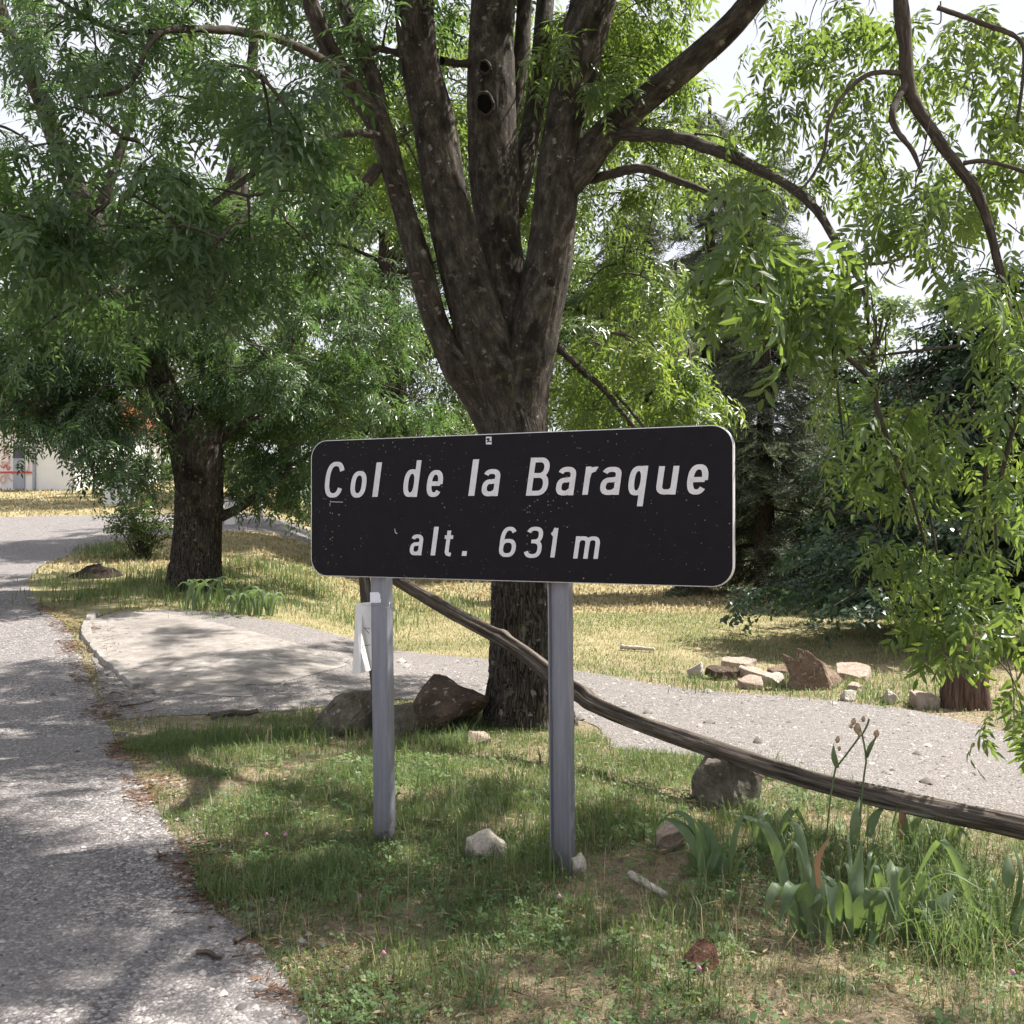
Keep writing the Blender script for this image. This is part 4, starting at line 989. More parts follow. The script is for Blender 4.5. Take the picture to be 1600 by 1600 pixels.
def inst_sprays(near, tpls, mat, parent, cap, crown_name):
    order = sorted(range(len(near)), key=lambda k: np.linalg.norm(near[k][0] - CP)); first = set(order[:cap])
    meshes = []
    for k, (tv, tf, tr) in enumerate(tpls):
        for q, dh in enumerate((-.05, .1, .25)):
            me = bpy.data.meshes.new('leaf_spray'); me.from_pydata(tv.tolist(), [], tf.tolist())
            at = me.attributes.new('rnd', 'FLOAT', 'POINT'); at.data.foreach_set('value', np.clip(tr * .72 + dh, 0, 1).astype(np.float32))
            me.materials.append(mat); meshes.append((k, dh, me))
    fol = Foliage(tpls)
    off = np.array(parent['_o'])
    for k, (p, yaw, pit, sc, hue) in enumerate(near):
        if k in first:
            cand = sorted(meshes, key=lambda m: abs(m[1] - hue))[:len(tpls)]
            o = bpy.data.objects.new('leaf_spray', cand[RNG.integers(len(cand))][2]); COL.objects.link(o); o.parent = parent
            m = rot_mats(np.array([yaw]), np.array([pit]), np.array([RNG.normal(0, .35)]))[0]
            o.matrix_local = Matrix.Translation(Vector(p - off)) @ Matrix(m.tolist()).to_4x4() @ Matrix.Scale(float(sc), 4)
        else: fol.put(p, yaw, pit, sc, hue)
    if fol.pos:
        cr_ = fol.build(crown_name, mat, parent); cr_['kind'] = 'stuff'
# part of its crown above the frame, which dapples the iris bed
for k in range(9):
    c = np.array([RNG.uniform(1.2, 3.6), RNG.uniform(3.0, 5.0), RNG.uniform(4.9, 6.6)])
    if in_gap(c): continue
    for q in range(12):
        near.append((c + RNG.normal(0, 1, 3) * np.array([.34, .34, .2]), RNG.uniform(0, 6.28), RNG.normal(.4, .3), RNG.uniform(.9, 1.3), RNG.normal(.05, .08)))
rg3 = np.random.default_rng(5)  # unseen leaf clumps added so their shadows break up the front verge
for gx_, gy_ in ((.15, 3.35), (.75, 3.8), (-.40, 3.6), (1.15, 3.15), (-.15, 4.4), (.95, 4.75)):
    z_ = rg3.uniform(5.0, 6.2); c = np.array([gx_ + SHX * z_, gy_ + SHY * z_, z_])
    for q in range(13): near.append((c + rg3.normal(0, 1, 3) * np.array([.24, .20, .16]), rg3.uniform(0, 6.28), rg3.normal(.4, .3), rg3.uniform(.9, 1.25), rg3.normal(.05, .08)))
inst_sprays(near, TPL['ash_fine'], M['ash_bright'], right, 300, 'crown')
twig_mesh('twig_work', tw, M['twig'], right)['kind'] = 'stuff'
# ================================================================== the tree on the left by the road
lb = G(306, 922); LD = depth(lb) + .15
left = thing('ash_tree', 'leafy tree with lichen-spotted trunk beside the road on the left', 'tree', lb)
def flare2(b, r, s, th): return r * .30 * np.exp(-s / .3) * (.6 + .7 * np.cos(3 * th + 1.5))
v, f, bk = limb([(306, 945, LD, 100), (306, 915, LD, 88), (308, 860, LD, 82), (311, 780, LD, 80), (309, 720, LD, 84), (302, 680, LD, 90), (296, 650, LD, 84), (300, 620, LD, 50)], 200, 110, 61, lambda s: 1.25 - .2 * s, flare2)
mesh_obj('trunk', v, f, M['bark_low'], left, smooth=True, attrs={'bark': bk})
for k, L in enumerate([
  [(295, 690, LD, 60), (270, 640, LD - .1, 52), (250, 595, LD - .2, 46), (228, 540, LD - .4, 44), (190, 450, LD - .6, 42), (150, 355, LD - .8, 40), (115, 290, LD - .9, 36), (85, 210, LD - 1.0, 34), (55, 130, LD - 1.1, 30), (10, 40, LD - 1.2, 24), (-40, -80, LD - 1.3, 16)],
  [(320, 690, LD, 62), (332, 620, LD, 54), (336, 540, LD + .1, 48), (330, 470, LD + .1, 42), (325, 410, LD + .2, 38), (345, 345, LD + .2, 34), (368, 270, LD + .3, 28), (390, 150, LD + .4, 20), (400, 0, LD + .5, 14)],
  [(335, 600, LD + .2, 34), (355, 520, LD + .4, 32), (368, 440, LD + .5, 30), (372, 360, LD + .6, 26), (378, 290, LD + .6, 20)],
  [(145, 345, LD - .8, 22), (165, 300, LD - .8, 20), (190, 230, LD - .7, 16), (215, 150, LD - .6, 12)],
  [(345, 808, LD, 18), (380, 790, LD, 15), (420, 760, LD - .1, 13), (470, 720, LD - .2, 10), (520, 690, LD - .3, 6)],
  [(345, 690, LD, 12), (380, 660, LD, 9), (410, 645, LD, 7), (450, 600, LD, 5)]]):
    v, f, bk = limb(L, 110, 36, 80 + 5 * k, .4)
    mesh_obj('limb', v, f, M['bark'], left, smooth=True, attrs={'bark': bk})
fol = Foliage(TPL['ash']); tw = []
def bgap(a, b): return not (a < 85 and b > 590) and not (a > 195 and b > 490)
def nogap(a, b): return not (-40 < a < 75 and 195 < b < 330) and not (460 < a < 570 and 150 < b < 260)
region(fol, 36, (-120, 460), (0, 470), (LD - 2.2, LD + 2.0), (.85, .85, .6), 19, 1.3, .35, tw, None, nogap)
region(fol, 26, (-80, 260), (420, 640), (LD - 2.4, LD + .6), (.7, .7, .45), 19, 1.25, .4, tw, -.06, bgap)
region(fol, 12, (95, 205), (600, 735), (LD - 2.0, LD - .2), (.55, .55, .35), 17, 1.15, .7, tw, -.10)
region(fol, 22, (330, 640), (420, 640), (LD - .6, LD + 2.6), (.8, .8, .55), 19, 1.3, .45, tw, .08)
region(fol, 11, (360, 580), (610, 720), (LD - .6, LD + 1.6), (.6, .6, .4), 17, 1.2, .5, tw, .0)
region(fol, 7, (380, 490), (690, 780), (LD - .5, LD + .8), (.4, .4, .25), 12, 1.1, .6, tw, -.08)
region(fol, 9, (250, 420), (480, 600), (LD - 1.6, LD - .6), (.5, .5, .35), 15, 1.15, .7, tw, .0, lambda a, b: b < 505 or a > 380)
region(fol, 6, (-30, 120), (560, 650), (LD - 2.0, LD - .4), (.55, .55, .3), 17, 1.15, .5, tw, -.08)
region(fol, 26, (-200, 520), (-420, 0), (LD - 2.0, LD + 2.0), (.95, .95, .6), 18, 1.4, .3, None)
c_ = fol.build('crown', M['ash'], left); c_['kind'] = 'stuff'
twig_mesh('twig_work', tw, M['twig'], left)['kind'] = 'stuff'

# ================================================================== background broadleaf trees
def back_tree(label, px, base_py, d, top_py, half_px, per, n, mat, sc, tpl='flat', low_py=None, hue=None, group='background trees', seed=0):
    x = (px - 800) / FPX * d; b = np.array([x, d, float(H(x, d))])
    t = thing('tree', label, 'tree', b, group)
    zt = P(px, top_py, d)[2]; hw = half_px / FPX * d; zl = P(px, low_py or base_py, d)[2]
    hh = zt - b[2]
    ctrl = [[b[0], b[1], b[2] - .2, .035 * hh], [b[0] + .1, b[1], b[2] + .35 * hh, .026 * hh], [b[0] - .1, b[1], b[2] + .7 * hh, .014 * hh], [b[0], b[1], zt - .1 * hh, .004 * hh]]
    v, f, bk = tube(ctrl, 40, 14, lambda b_, r, s, th: r * .15 * vnoise(b_ * 5, 3)); mesh_obj('trunk', v, f, M['conifer_bark'], t, smooth=True, attrs={'bark': bk})
    fol = Foliage(TPL[tpl]); tw = []
    for k in range(n):
        z = RNG.uniform(0, 1); w = math.sin(math.pi * (.12 + .8 * z)) ** .6
        a = RNG.uniform(0, 6.28); r = math.sqrt(RNG.uniform(.25, 1)) * w * hw
        c = np.array([b[0] + r * math.cos(a), b[1] + r * .8 * math.sin(a), zl + (zt - zl) * z])
        clump(fol, c, np.array([.9, .9, .6]) * sc * .62, per, sc, .3, hue, None)
        tw.append((np.array([[b[0], b[1], b[2] + .3 * hh + .5 * (c[2] - b[2])], (np.array([b[0], b[1], c[2]]) + c) / 2, c]), .012 * hh * .4, .01))
    fol.build('crown', mat, t)['kind'] = 'stuff'
    twig_mesh('branches', tw, M['conifer_bark'], t)['kind'] = 'stuff'
    return t
back_tree('bright sunlit tree filling the gap left of the sign', 610, 830, 21, 150, 190, 24, 46, M['broad'], 1.9, 'ash', 690, .1)
back_tree('dense green tree far behind the road between the trunks', 450, 800, 34, 250, 210, 22, 44, M['broad'], 2.8, 'flat', 740, .02)
back_tree('tall tree behind the white building at the far left', 70, 770, 50, 260, 260, 22, 46, M['broad'], 4.0, 'flat', 660, -.02)
back_tree('tree beyond the road above the red and white barrier', 225, 780, 44, 330, 160, 22, 34, M['broad'], 3.4, 'flat', 690, .0)
back_tree('pale green tree in the distance below the bright sky gap', 1370, 860, 42, 455, 110, 20, 26, M['broad'], 3.0, 'flat', 800, .12)
back_tree('far tree behind the trunk, right of its lower fork', 960, 850, 36, 400, 130, 20, 26, M['broad'], 2.8, 'flat', 800, -.02)
back_tree('sunlit leafy tree directly behind the big stems', 800, 830, 26, 60, 240, 22, 40, M['broad'], 2.4, 'ash', 700, .12)

# ================================================================== conifers
def conifer(label, px, d, base_z, top_py, bottom_py, half_px, mat, whorls, per, tpl, sc, droop, asym=None, needle_n=9, kind='conifer', sub=3):
    x = (px - 800) / FPX * d; b = np.array([x, d, float(H(x, d))])
    t = thing(kind + '_tree', label, 'tree', b, 'dark trees across the field')
    zt = P(px, top_py, d)[2]; zb = P(px, bottom_py, d)[2]; hw = half_px / FPX * d; hh = zt - b[2]
    v, f, bk = tube([[x, d, b[2] - .2, .026 * hh], [x, d, b[2] + .5 * hh, .015 * hh], [x, d, zt, .003 * hh]], 50, 20, lambda b_, r, s, th: r * .1 * vnoise(b_ * 8, 5))
    mesh_obj('trunk', v, f, M['conifer_bark'], t, smooth=True, attrs={'bark': bk})
    fol = Foliage(TPL[tpl]); tw = []
    for k in range(whorls):
        u = (k + RNG.uniform(-.3, .3)) / whorls; z = zb + (zt - zb) * np.clip(u, 0, 1); ln = hw * (1 - u) ** .75 + .12
        for q in range(per):
            a = RNG.uniform(0, 6.28); L = ln * RNG.uniform(.65, 1.15)
            if asym is not None: L *= asym(a)
            dirv = np.array([math.cos(a), math.sin(a), 0])
            p0 = np.array([x, d, z + .12 * L]); p2 = p0 + dirv * L + np.array([0, 0, -droop * L]); p1 = (p0 + p2) / 2 + np.array([0, 0, .10 * L])
            tw.append((np.array([p0, p1, p2]), .012 + .008 * L, .004))
            m = int(needle_n * max(L, .5))
            for w in range(m):
                tt = RNG.uniform(.15, 1.02); c = (1 - tt) ** 2 * p0 + 2 * tt * (1 - tt) * p1 + tt * tt * p2
                for s in range(sub):
                    off = RNG.normal(0, 1) * .30 * (1.1 - tt * .6) * min(1.4, L * .6); side = np.array([-dirv[1], dirv[0], 0])
                    c2 = c + side * off + np.array([0, 0, -abs(off) * .25 + RNG.normal(0, .05)])
                    fol.put(c2, a + np.sign(off) * RNG.uniform(.2, .9), RNG.normal(.25 + droop * .6, .25), sc * RNG.uniform(.8, 1.25), RNG.normal(.0, .1))
    fol.build('crown', mat, t)['kind'] = 'stuff'
    twig_mesh('branches', tw, M['conifer_bark'], t)['kind'] = 'stuff'
    return t
conifer('shaggy grey-green conifer just right of the sign', 1195, 19, 0, 235, 890, 125, M['needle'], 24, 6, 'needle', 1.6, .42, None, 5)
conifer('dusky conifer partly hidden behind the right edge of the big trunk', 985, 25, 0, 330, 800, 130, M['needle'], 22, 6, 'needle', 2.0, .35, None, 5)
conifer('tall conifer whose top shows between the hanging branches', 1110, 27, 0, 150, 840, 120, M['needle'], 26, 6, 'needle', 2.0, .4, None, 4)
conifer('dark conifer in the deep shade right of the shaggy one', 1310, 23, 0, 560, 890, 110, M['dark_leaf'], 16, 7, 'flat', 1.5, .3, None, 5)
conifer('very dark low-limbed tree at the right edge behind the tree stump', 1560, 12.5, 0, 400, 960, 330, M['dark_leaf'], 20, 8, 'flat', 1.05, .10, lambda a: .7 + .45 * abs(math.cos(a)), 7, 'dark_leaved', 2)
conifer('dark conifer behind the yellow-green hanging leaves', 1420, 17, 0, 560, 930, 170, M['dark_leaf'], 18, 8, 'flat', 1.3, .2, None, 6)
# far wood that closes the horizon
fol = Foliage(TPL['flat'])
for k in range(300):
    a = RNG.uniform(-1.0, 1.0); d = RNG.uniform(70, 110); x = d * math.sin(a); y = d * math.cos(a)
    clump(fol, (x, y, float(H(x, y)) + RNG.uniform(0, 6)), (2.6, 2.6, 2.2), 7, 9.0, .2, RNG.normal(.0, .08), None)
fw = fol.build('far_wood', M['broad'], None); tag(fw, 'far belt of dark green trees closing the field', 'trees', None, 'stuff')

# ================================================================== shrub at the foot of the left tree
sb = G(222, 872)
shrub = thing('shrub', 'twiggy dark shrub growing against the left tree trunk', 'shrub', sb)
fol = Foliage(TPL['flat']); tw = []
for k in range(48):
    a = RNG.uniform(0, 6.28); u = RNG.uniform(.15, 1)
    p = sb + np.array([RNG.normal(0, .34), RNG.normal(0, .24), .12 + 1.15 * u]); tw.append((np.array([sb + RNG.normal(0, .06, 3) * [1, 1, 0], (sb + p) / 2 + RNG.normal(0, .06, 3), p]), .009, .003))
    for q in range(4): fol.put(p + RNG.normal(0, .11, 3), RNG.uniform(0, 6.28), RNG.normal(-.2, .5), .8, RNG.normal(-.05, .1))
fol.build('foliage', M['broad'], shrub)['kind'] = 'stuff'; twig_mesh('stems', tw, M['twig'], shrub)
# ================================================================== building, barrier, poles on the far left
bd = 38.0
def box_v(c, ax, ay, az):
    c, ax, ay, az = map(np.asarray, (c, ax, ay, az))
    return [c + i * ax + j * ay + k * az for k in (0, 1) for j in (0, 1) for i in (0, 1)]
BOXF = [(0, 2, 3, 1), (4, 5, 7, 6), (0, 1, 5, 4), (2, 6, 7, 3), (0, 4, 6, 2), (1, 3, 7, 5)]
bA = P(-170, 765, bd + 1.5); bB = P(118, 765, bd); bA[2] = bB[2] = 2.3
bu = bB - bA; BL = np.linalg.norm(bu); bu /= BL; bn = np.array([bu[1], -bu[0], 0])
house = thing('building', 'low white building with red graffiti scribbles behind the road', 'building', (bA + bB) / 2)
ztop = P(20, 662, bd)[2]
def BW(u, z, n=0): return bA + bu * u + bn * n + np.array([0, 0, z - bA[2]])
mesh_obj('wall', box_v(bA, bu * BL, -bn * 6, np.array([0, 0, ztop - bA[2]])), BOXF, M['render_white'], house)
def to_wall(px, py, n=.02):
    r = ray(px, py); t = np.dot(bA + bn * n - CP, bn) / np.dot(r, bn); p = CP + r * t; return np.dot(p - bA, bu), p[2]
roof = mesh_obj('roof', [BW(-.3, ztop + .012, .45), BW(BL + .3, ztop + .012, .45), BW(BL + .3, ztop + 1.2, -3), BW(-.3, ztop + 1.2, -3), BW(-.3, ztop + .012, -6.3), BW(BL + .3, ztop + .012, -6.3)], [(0, 1, 2, 3), (3, 2, 5, 4), (0, 3, 4), (1, 5, 2), (0, 4, 5, 1)], M['rooftile'], house)
nrow, ncol = 8, 34
tile_me = None
th_ = np.linspace(0, math.pi, 7); tv = []
for e in (0, 1):
    for t in th_: tv.append((.11 * math.cos(t) * (1 - .12 * e), e, .075 * math.sin(t)))
tf = [(q, q + 1, q + 8, q + 7) for q in range(6)]
tile_me = bpy.data.meshes.new('roof_tile'); tile_me.from_pydata(tv, [], tf); tile_me.materials.append(M['rooftile'])
slope = math.atan2(1.188, 3.45); tl = 3.45 / math.cos(slope) / nrow
for r_ in range(nrow):
    for c_i in range(ncol):
        o = bpy.data.objects.new('roof_tile', tile_me); COL.objects.link(o); o.parent = roof
        p = BW(-.3 + (c_i + .5) * (BL + .6) / ncol, ztop + .014 + r_ * tl * math.sin(slope) + .018, .45 - r_ * tl * math.cos(slope))
        Rm = Matrix(((bu[0], -bn[0], 0), (bu[1], -bn[1], 0), (0, 0, 1))).to_4x4() @ Matrix.Rotation(slope, 4, 'X')
        o.matrix_local = Matrix.Translation(Vector(p) - Vector(roof['_o'])) @ Rm @ Matrix.Diagonal(((BL + .6) / ncol / .22, tl * 1.06, 1, 1))
def wall_rect(name, x0, y0, x1, y1, n, mat, parent):
    a = to_wall(x0, y1); b = to_wall(x1, y0); lo = BW(a[0], a[1], n)
    return mesh_obj(name, box_v(lo, bu * (b[0] - a[0]), -bn * (n + .05), np.array([0, 0, b[1] - a[1]])), BOXF, mat, parent)
door = wall_rect('door', 21, 690, 39, 764, .05, M['door_grey'], house)
wall_rect('window_panel', 22, 699, 37, 716, .08, M['graffiti_dark'], door)
wall_rect('gutter_pipe', 52, 664, 56, 764, .08, M['door_grey'], house)
def scrib(px, mat, r=.02):
    pts = [BW(*to_wall(a, b), .06) for a, b in px]; v, f, bk = tube(np.c_[np.array(pts), np.full(len(pts), r)], len(pts) * 6, 5)
    mesh_obj('graffiti', v, f, mat, house)
scrib([(-60, 738), (0, 738), (50, 738)], M['graffiti_red'], .035)
scrib([(2, 692), (7, 705), (11, 695), (14, 704), (9, 712), (4, 702)], M['graffiti_pink']); scrib([(3, 716), (10, 710), (16, 718), (8, 728), (3, 722), (16, 724)], M['graffiti_pink'])
scrib([(1, 727), (6, 731), (10, 726), (13, 734), (17, 729)], M['graffiti_red'], .022); scrib([(2, 746), (8, 743), (9, 752), (3, 754), (2, 746)], M['graffiti_pink'])
scrib([(11, 741), (15, 748), (20, 752)], M['graffiti_pink']); scrib([(44, 700), (46, 725), (42, 740)], M['graffiti_pink'])
scrib([(23, 716), (24, 702), (29, 703), (29, 710), (24, 710)], M['graffiti_dark'], .03); scrib([(31, 704), (36, 706), (36, 714), (31, 714), (31, 704)], M['graffiti_dark'], .03)
# white block with red top beside the road
c = G(163, 812); d = 31.0
c = P(161, 790, d); zb_ = float(H(c[0], c[1]))
bar = thing('road_barrier', 'white barrier block with a red top by the far road', 'barrier', (c[0], c[1], zb_))
zt1 = P(161, 748, d)[2]; zt2 = P(161, 738, d)[2]
mesh_obj('block', box_v((c[0], c[1], zb_ - .05), (.85, .05, 0), (-.02, .4, 0), (0, 0, zt1 - zb_ + .05)), BOXF, M['render_white'], bar)
mesh_obj('red_top', box_v((c[0] - .03, c[1] - .03, zt1 + .002), (.91, .05, 0), (-.02, .46, 0), (0, 0, zt2 - zt1)), BOXF, M['graffiti_red'], bar)
c = G(358, 820); wb = thing('marker_block', 'small white block just right of the left tree trunk', 'marker', c); d = depth(c)
mesh_obj('block', box_v(c - np.array([.11, 0, .1]), (.24, 0, 0), (0, .24, 0), (0, 0, 40 / FPX * d + .1)), BOXF, M['render_white'], wb)
mesh_obj('cap', box_v(c + np.array([-.13, -.02, 40 / FPX * d + .002]), (.28, 0, 0), (0, .28, 0), (0, 0, .05)), BOXF, M['kerb'], wb)
c = P(408, 800, 27); zz = float(H(c[0], c[1]))
pole = thing('pole', 'slim white pole standing beyond the road right of the left tree', 'pole', (c[0], c[1], zz))
v, f, bk = tube([[c[0], c[1], zz - .1, .05], [c[0], c[1], P(408, 690, 27)[2], .045]], 6, 12); mesh_obj('shaft', v, f, M['render_white'], pole, smooth=True)
v, f, bk = tube([[c[0], c[1], P(408, 690, 27)[2], .06], [c[0], c[1], P(408, 690, 27)[2] + .06, .05]], 3, 12); mesh_obj('cap', v, f, M['alu'], pole, smooth=True)

# ================================================================== rocks
def rock(name, label, cat, px0, px1, pyt, pyb, mat, seed, flat=1.0, depth_k=.8, tilt=0, group=None, peak=None, bury=.22, npt=11):
    rg = np.random.default_rng(seed); g = G(.5 * (px0 + px1), pyb); d = depth(g)
    w = (px1 - px0) / FPX * d; h = (pyb - pyt) / FPX * d * 1.03; dp = w * depth_k
    bm = bmesh.new()
    for k in range(npt):
        u = rg.normal(size=3); u /= np.abs(u).max() ** .7 * np.linalg.norm(u) ** .3
        x, y, z = u[0] * .5, u[1] * .5, abs(u[2]) if k % 4 else -.2
        if peak is not None: x = x * (1 - .75 * max(0, z)) + peak * max(0, z)
        bm.verts.new((x, y, z))
    r = bmesh.ops.convex_hull(bm, input=bm.verts)
    bmesh.ops.delete(bm, geom=[e for e in r['geom_interior'] if isinstance(e, bmesh.types.BMVert)], context='VERTS')
    co = np.array([v.co[:] for v in bm.verts]); mn, mxx = co.min(0), co.max(0)
    for v_ in bm.verts:
        c = np.array(v_.co); c = (c - mn) / (mxx - mn)
        v_.co = ((c[0] - .5) * w, (c[1] - .5) * dp, -bury * h + c[2] * h * (1 + bury))
    bmesh.ops.bevel(bm, geom=list(bm.edges), offset=.035 * min(w, h), segments=1, affect='EDGES', profile=.6)
    bmesh.ops.triangulate(bm, faces=bm.faces)
    bmesh.ops.subdivide_edges(bm, edges=list(bm.edges), cuts=3, use_grid_fill=True)
    bmesh.ops.triangulate(bm, faces=bm.faces)
    bm.normal_update(); s = min(w, h)
    q = np.array([v_.co[:] for v_ in bm.verts]) / s
    dq = s * (.075 * fbm(q * 2.2, 3, seed) + .03 * vnoise(q * 8, seed + 2))
    for v_, e_ in zip(bm.verts, dq): v_.co += v_.normal * float(e_)
    me = bpy.data.meshes.new(name); bm.to_mesh(me); bm.free(); me.materials.append(mat)
    o = bpy.data.objects.new(name, me); COL.objects.link(o)
    o.location = Vector(g + np.array([0, dp * .35, 0])); o.rotation_euler = (0, tilt, 0)
    return tag(o, label, cat, group)
rock('rock', 'pale grey pointed rock left of the left sign post', 'rock', 472, 600, 1084, 1150, M['rock_grey'], 5, peak=-.05)
rock('rock', 'large dark brown boulder between sign post and tree trunk', 'rock', 606, 764, 1062, 1144, M['rock_brown'], 12, peak=-.12, depth_k=.6)
rock('rock', 'low grey stone in front of the dark brown boulder', 'rock', 598, 660, 1103, 1152, M['rock_grey'], 8)
rock('rock', 'rough dark rock propping up the sloping wooden pole', 'rock', 1086, 1194, 1183, 1262, M['rock_grey'], 31, depth_k=.7, npt=24)
rock('rock', 'small pale stone in the grass between the two sign posts', 'rock', 724, 793, 1306, 1346, M['rock_pale'], 41)
rock('rock', 'pale stone at the foot of the right sign post', 'rock', 892, 918, 1336, 1372, M['rock_pale'], 44)
rock('rock', 'buff stone under the pale iris leaves', 'rock', 1026, 1082, 1290, 1336, M['rock_pink'], 47)
rock('rock', 'flat stone lying in front of the big trunk', 'rock', 716, 768, 1146, 1166, M['rock_pink'], 49, depth_k=.6)
rock('brick_piece', 'broken reddish-brown lump lying in the near grass', 'brick', 1066, 1128, 1480, 1520, M['brick'], 52, npt=10)
PILE = [(1100, 1160, 1034, 1064, 'rock_brown', 'dark-fronted slab at the left end of the stone pile'), (1126, 1184, 1024, 1046, 'rock_pink', 'flat pink slab at the back of the stone pile'),
 (1152, 1218, 1038, 1064, 'rock_pink', 'buff slab in the middle of the stone pile'), (1150, 1202, 1054, 1078, 'rock_pink', 'pinkish front slab of the stone pile'),
 (1196, 1240, 1038, 1060, 'rock_rust', 'rusty slab touching the big jagged rock'), (1194, 1228, 1052, 1072, 'rock_pale', 'pale chip in front of the stone pile beside the jagged rock'),
 (1306, 1382, 1036, 1064, 'rock_pink', 'long flat slab right of the jagged rock'), (1322, 1358, 1062, 1082, 'rock_pink', 'small pink slab at the front right of the jagged rock'),
 (1314, 1342, 1080, 1096, 'rock_pale', 'white pebble-like stone on the grass below the long slab'), (1383, 1412, 1079, 1101, 'rock_pale', 'whitish stone alone in the grass between long slab and stump'),
 (1076, 1100, 1036, 1060, 'rock_pale', 'small pale stone at the far left of the stone pile'), (1424, 1482, 1072, 1108, 'rock_pink', 'wedge of pale stone leaning beside the reddish stump')]
def slab_rock(name, label, cat, px0, px1, pyt, pyb, mat, seed, group):
    rg = np.random.default_rng(seed); g = G(.5 * (px0 + px1), pyb); d = depth(g); w = (px1 - px0) / FPX * d; h = (pyb - pyt) / FPX * d
    n = 8; an_ = np.sort(rg.uniform(0, 2 * math.pi, n)) * .5 + np.linspace(0, 2 * math.pi, n, endpoint=False) * .5
    rr = rg.uniform(.38, .55, n); x, y = np.cos(an_) * rr * w, np.sin(an_) * rr * w * .75
    tx_, ty_ = rg.uniform(-.25, .05), rg.uniform(.10, .38); th = h * rg.uniform(.35, .6); z = h * .55 + tx_ * x + ty_ * y
    bm = bmesh.new(); lo = [bm.verts.new((a_ * 1.04, b_ * 1.04, c_ - th - rg.uniform(0, .02))) for a_, b_, c_ in zip(x, y, z)]; hi = [bm.verts.new((a_ + rg.normal(0, .012), b_ + rg.normal(0, .012), c_ + rg.normal(0, .006))) for a_, b_, c_ in zip(x, y, z)]
    bm.faces.new(hi); bm.faces.new(lo[::-1])
    for k in range(n): bm.faces.new((lo[k], lo[(k + 1) % n], hi[(k + 1) % n], hi[k]))
    bmesh.ops.bevel(bm, geom=list(bm.edges), offset=.006, segments=1, affect='EDGES'); bmesh.ops.triangulate(bm, faces=bm.faces)
    bmesh.ops.subdivide_edges(bm, edges=list(bm.edges), cuts=2, use_grid_fill=True); bmesh.ops.triangulate(bm, faces=bm.faces); bm.normal_update()
    q = np.array([v_.co[:] for v_ in bm.verts]); dq = .014 * fbm(q * 14, 3, seed)
    for v_, e_ in zip(bm.verts, dq): v_.co += v_.normal * float(e_)
    me = bpy.data.meshes.new(name); bm.to_mesh(me); bm.free(); me.materials.append(mat)
    o = bpy.data.objects.new(name, me); COL.objects.link(o); o.location = Vector(g + np.array([0, w * .3, 0])); return tag(o, label, cat, group)
for k, (a, b, t, e, m, lb_) in enumerate(PILE):
    if m == 'rock_pale': rock('stone', lb_, 'stone', a, b, t, e, M[m], 70 + k * 3, depth_k=1.0, group='stones across the path')
    else: slab_rock('stone_slab', lb_, 'stone', a, b, t, e, M[m], 70 + k * 3, 'stones across the path')
# the big jagged rock: a split slab standing on edge, two points
g = G(1290, 1080); d = depth(g) ; s = d / FPX
prof = [(-62, -6), (-54, 26), (-66, 58), (-50, 52), (-38, 44), (-40, 66), (-24, 62), (-6, 46), (6, 20), (14, -6)]
vv = []; n = len(prof)
for k, e in enumerate((0, .35, .7, 1.0)):
    for (a, b) in prof: vv.append(g + np.array([(a + 46 * e + RNG.normal(0, 1.0)) * s, .05 + .42 * e + RNG.normal(0, .01), (b * (1 - .62 * e) if b > 0 else b) * s + RNG.normal(0, .004)]))
ff = [tuple(range(n - 1, -1, -1)), tuple(range(3 * n, 4 * n))]
ff += [(k * n + q, k * n + (q + 1) % n, (k + 1) * n + (q + 1) % n, (k + 1) * n + q) for k in range(3) for q in range(n)]
o = mesh_obj('jagged_rock', vv, ff, M['rock_rust'], loc=g); tag(o, 'big jagged tilted rock standing up in the stone pile', 'rock', 'stones across the path')
bvm = o.modifiers.new('bevel', 'BEVEL'); bvm.width = .006; bvm.segments = 1
tr_ = o.modifiers.new('tri', 'TRIANGULATE')
sbm = o.modifiers.new('sub', 'SUBSURF'); sbm.subdivision_type = 'SIMPLE'; sbm.levels = sbm.render_levels = 3
tx = bpy.data.textures.new('rock_cloud', 'CLOUDS'); tx.noise_scale = .06; dm = o.modifiers.new('rough', 'DISPLACE'); dm.texture = tx; dm.strength = .022; dm.texture_coords = 'LOCAL'
# ------------------------------------------------------------------ stump
g = G(1522, 1112); d = depth(g)
def stump_disp(b, r, s, th):
    e = np.stack([np.cos(th) + 0 * s, np.sin(th) + 0 * s, s + 0 * th], -1)
    return r * (.16 * fbm(e * np.array([1.6, 1.6, 1.2]), 3, 91) - .14 * np.clip(.3 - np.abs(vnoise(e * np.array([4.5, 4.5, .8]), 93)), 0, 1) / .3 + .35 * np.exp(-s / .12) * (.4 + .6 * np.cos(3 * th)))
v, f, bk = tube([[g[0], g[1] + .2, g[2] - .12, .20], [g[0], g[1] + .2, g[2] + .15, .185], [g[0] + .02, g[1] + .2, g[2] + .42, .18], [g[0] + .04, g[1] + .22, g[2] + .58, .14], [g[0] + .06, g[1] + .25, g[2] + .68, .05]], 110, 64, stump_disp)
o = mesh_obj('tree_stump', v, f, M['stump'], smooth=True, attrs={'bark': bk}, loc=g); tag(o, 'reddish rotten tree stump under the hanging leaves at right', 'stump')
